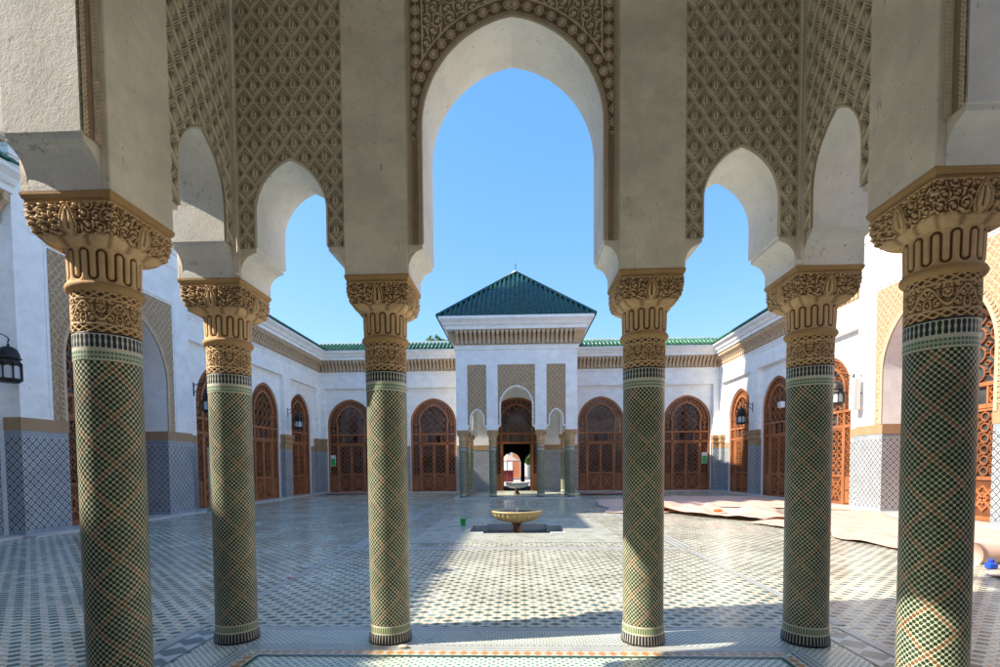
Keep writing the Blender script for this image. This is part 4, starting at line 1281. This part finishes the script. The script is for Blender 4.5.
# ------------------------------------------------------------------ gate hall and street beyond the open door
h = empty('gate_hall', (0, L+.55, -.02)); tag(h, 'dark hall with two arched openings to the street behind the open door', 'building')
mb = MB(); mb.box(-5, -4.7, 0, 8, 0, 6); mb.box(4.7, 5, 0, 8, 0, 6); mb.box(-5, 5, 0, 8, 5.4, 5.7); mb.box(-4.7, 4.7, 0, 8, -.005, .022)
hy = 7.6
f = lambda u, d, z: (u, hy+d, z)
for u0, u1, uc in ((-4.7, .43, -.42), (.43, 4.7, 1.28)):
    ol = arch_outline(.70, 1.8, 2.58, .02, 10); arch_wall(mb, f, u0, u1, uc, ol, 0, 5.4, .3); arch_soffit(mb, f, uc, ol, .3)
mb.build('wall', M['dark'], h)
def block(nm, label, x0, x1, y0, y1, z1, mat, wins):
    b = empty(nm, ((x0+x1)/2, y0, -.03)); tag(b, label, 'building'); hw = (x1-x0)/2
    mb = MB(); mb.box(-hw, hw, 0, y1-y0, 0, z1); mb.box(-hw-.1, hw+.1, -.1, y1-y0+.1, z1+.002, z1+.25); mb.build('wall', mat, b)
    for (wx, wz, ww, wh) in wins:
        w = MB(); w.box(wx-ww/2-.06, wx+ww/2+.06, -.05, -.004, wz-.06, wz+wh+.06); o = w.build('window', M['marble'], b)
        w = MB(); w.box(wx-ww/2, wx+ww/2, -.056, -.051, wz, wz+wh); w.build('pane', M['glass'], o)
block('town_house', 'white house across the street seen through the left gate arch', -5.5, -.55, 56, 62, 4.6, M['wall'], [(1.0, 2.6, .5, 1.0), (2.0, 2.6, .4, 1.0), (-1, 2.6, .6, 1.0)])
block('town_house', 'terracotta coloured house behind the white one across the street', -2.6, .4, 64, 70, 8.0, M['terracotta'], [(.9, 4.2, .5, 1.3), (0, 4.2, .5, 1.3), (-.9, 4.2, .5, 1.3)])
block('town_house', 'cream house across the street seen through the right gate arch', 1.3, 9, 60, 66, 6.8, M['stone'], [(-2.2, 3.4, .8, 1.5), (-.6, 3.4, .8, 1.5), (-2.2, .3, 1.0, 2.1)])
def tree(loc, hgt, cr, label, seed, n=1500, trunk=.12, sq=.8, leafs=.16):
    rs = np.random.RandomState(seed); r = empty('tree', loc); tag(r, label, 'tree')
    mb = MB(); mb.tube([(0, 0, 0), (.05, .02, hgt*.3), (-.03, .04, hgt*.6), (0, 0, hgt*.85)], trunk, 8, [trunk, trunk*.8, trunk*.5, trunk*.2])
    cl = []
    for i in range(9):
        a = rs.rand()*6.28; q = cr*(.3+.5*rs.rand()); z = hgt-cr*sq+(rs.rand()-.4)*cr*sq*1.2
        c = (q*math.cos(a), q*math.sin(a), z); cl.append(c); mb.tube([(0, 0, hgt*.45), (c[0]*.5, c[1]*.5, (hgt*.5+c[2])/2), c], trunk*.3, 5, [trunk*.4, trunk*.25, trunk*.1])
    mb.build('trunk', M['bark'], r)
    V = []; F = []
    for i in range(n):
        c = cl[rs.randint(len(cl))]; d = rs.randn(3); d /= np.linalg.norm(d); p = np.array(c)+d*cr*.42*rs.rand()**.4
        a = rs.randn(3); a /= np.linalg.norm(a); b = np.cross(a, rs.randn(3)); b /= np.linalg.norm(b); s_ = leafs*(.6+.8*rs.rand())
        k = len(V); V += [p-a*s_, p-b*s_*.5, p+a*s_, p+b*s_*.5]; F.append((k, k+1, k+2, k+3))
    mb = MB(); mb.add(V, F); mb.build('crown', M['leaf'], r)
tree((1.95, 47, -.03), 3.3, 1.25, 'small leafy street tree seen through the right gate arch', 3)
tree((-5.95, 39.5, -.03), 11.9, 1.6, 'tree whose topmost twigs show above the back roof left of the far pavilion', 5, 900, .16, .9)
um = empty('street_parasol', (-.9, 46, -.03)); tag(um, 'cream parasol over a market stall seen through the left gate arch', 'parasol')
mb = MB(); mb.lathe([(1.25, 1.95), (1.28, 2.05), (.6, 2.4), (.02, 2.65)], 8, smooth=False, cap=False); mb.build('canopy', M['tarp'], um)
mb = MB(); mb.tube([(0, 0, 0), (0, 0, 2.6)], .03, 8); mb.build('pole', M['iron'], um)
st = empty('market_stall', (-.9, 46.8, -.03)); tag(st, 'maroon stall counter under the cream parasol across the street', 'stall')
mb = MB(); mb.box(-.55, .55, -.3, .3, .1, 1.1, .02); mb.build('counter', M['maroon'], st)
mb = MB(); mb.box(-.65, .65, -.4, .4, 1.102, 1.16, .01); mb.build('counter_top', M['board'], st)
fe = empty('street_railing', (2.1, 45, -.03)); tag(fe, 'pale green metal railing in front of the street tree', 'railing')
mb = MB(); mb.box(-.9, .9, -.02, .02, .95, 1.02); mb.box(-.9, .9, -.02, .02, .15, .2)
for i in range(14): mb.box(-.9+i*.136, -.87+i*.136, -.012, .012, .2, .95)
M['palegreen'] = material('pale_green_paint', flat((.35, .5, .4), .5)); mb.build('rails', M['palegreen'], fe)

# ------------------------------------------------------------------ light, sky, camera
from mathutils import Vector
EL = R(39.8); m_ = .165; q = math.hypot(1, m_); hx, hy_ = 1/q, m_/q
d = Vector((hx*math.cos(EL), hy_*math.cos(EL), -math.sin(EL)))
sl = bpy.data.lights.new('sun', 'SUN'); sl.energy = SUN if 'SUN' in globals() else 5.0; sl.angle = R(.53); sl.color = (1.92, 1.73, 1.42)
so = bpy.data.objects.new('sun', sl); COL.objects.link(so); so.rotation_euler = d.to_track_quat('-Z', 'Y').to_euler(); so.location = (-40, -10, 40)
wd = bpy.data.worlds.new('World'); scene.world = wd; wd.use_nodes = True; nt = wd.node_tree
sky = nt.nodes.new('ShaderNodeTexSky'); sky.sky_type = 'NISHITA'; sky.sun_disc = False
sky.sun_elevation = EL; sky.sun_rotation = math.atan2(-hx, -hy_); sky.air_density = 1.0; sky.dust_density = .6; sky.ozone_density = 1.6; sky.altitude = 400
tn = nt.nodes.new('ShaderNodeVectorMath'); tn.operation = 'MULTIPLY'; tn.inputs[1].default_value = (4.7, 4.2, 3.4); nt.links.new(sky.outputs[0], tn.inputs[0])
mx_ = nt.nodes.new('ShaderNodeMix'); mx_.data_type = 'RGBA'; mx_.inputs[0].default_value = .72; nt.links.new(tn.outputs[0], mx_.inputs[6]); mx_.inputs[7].default_value = (.15, 2.25, 6.3, 1)
bg = nt.nodes['Background']; nt.links.new(mx_.outputs[2], bg.inputs[0]); bg.inputs[1].default_value = .15

F_, PI_, YA, RO, PPY, CX = 502.4623, 0.0416, 0.0348, 0.0078, 486.1398, 0.0255
c, s = math.cos(YA), math.sin(YA); A = np.array([[c, s, 0], [-s, c, 0], [0, 0, 1.]])
c, s = math.cos(PI_), math.sin(PI_); Bm = np.array([[1, 0, 0], [0, c, -s], [0, s, c]])
Rm = Bm@A; r_, d_, u_ = Rm
c, s = math.cos(RO), math.sin(RO)
right = c*r_-s*u_; up = s*r_+c*u_; bk = -d_
cam = bpy.data.cameras.new('camera'); co = bpy.data.objects.new('camera', cam); COL.objects.link(co)
mw = Matrix.Identity(4)
for i in range(3): mw[i][0] = right[i]; mw[i][1] = up[i]; mw[i][2] = bk[i]
mw[0][3] = CX; mw[1][3] = 0; mw[2][3] = 1.6
co.matrix_world = mw
cam.sensor_width = 36; cam.lens = F_/1000*36; cam.shift_y = (PPY-333.5)/1000; cam.clip_end = 3000; cam.clip_start = .05
scene.camera = co
scene.view_settings.view_transform = 'Standard'; scene.view_settings.look = 'None'; scene.view_settings.exposure = 0; scene.view_settings.gamma = 1
scene.cycles.max_bounces = 10; scene.cycles.diffuse_bounces = 6; scene.cycles.use_denoising = True
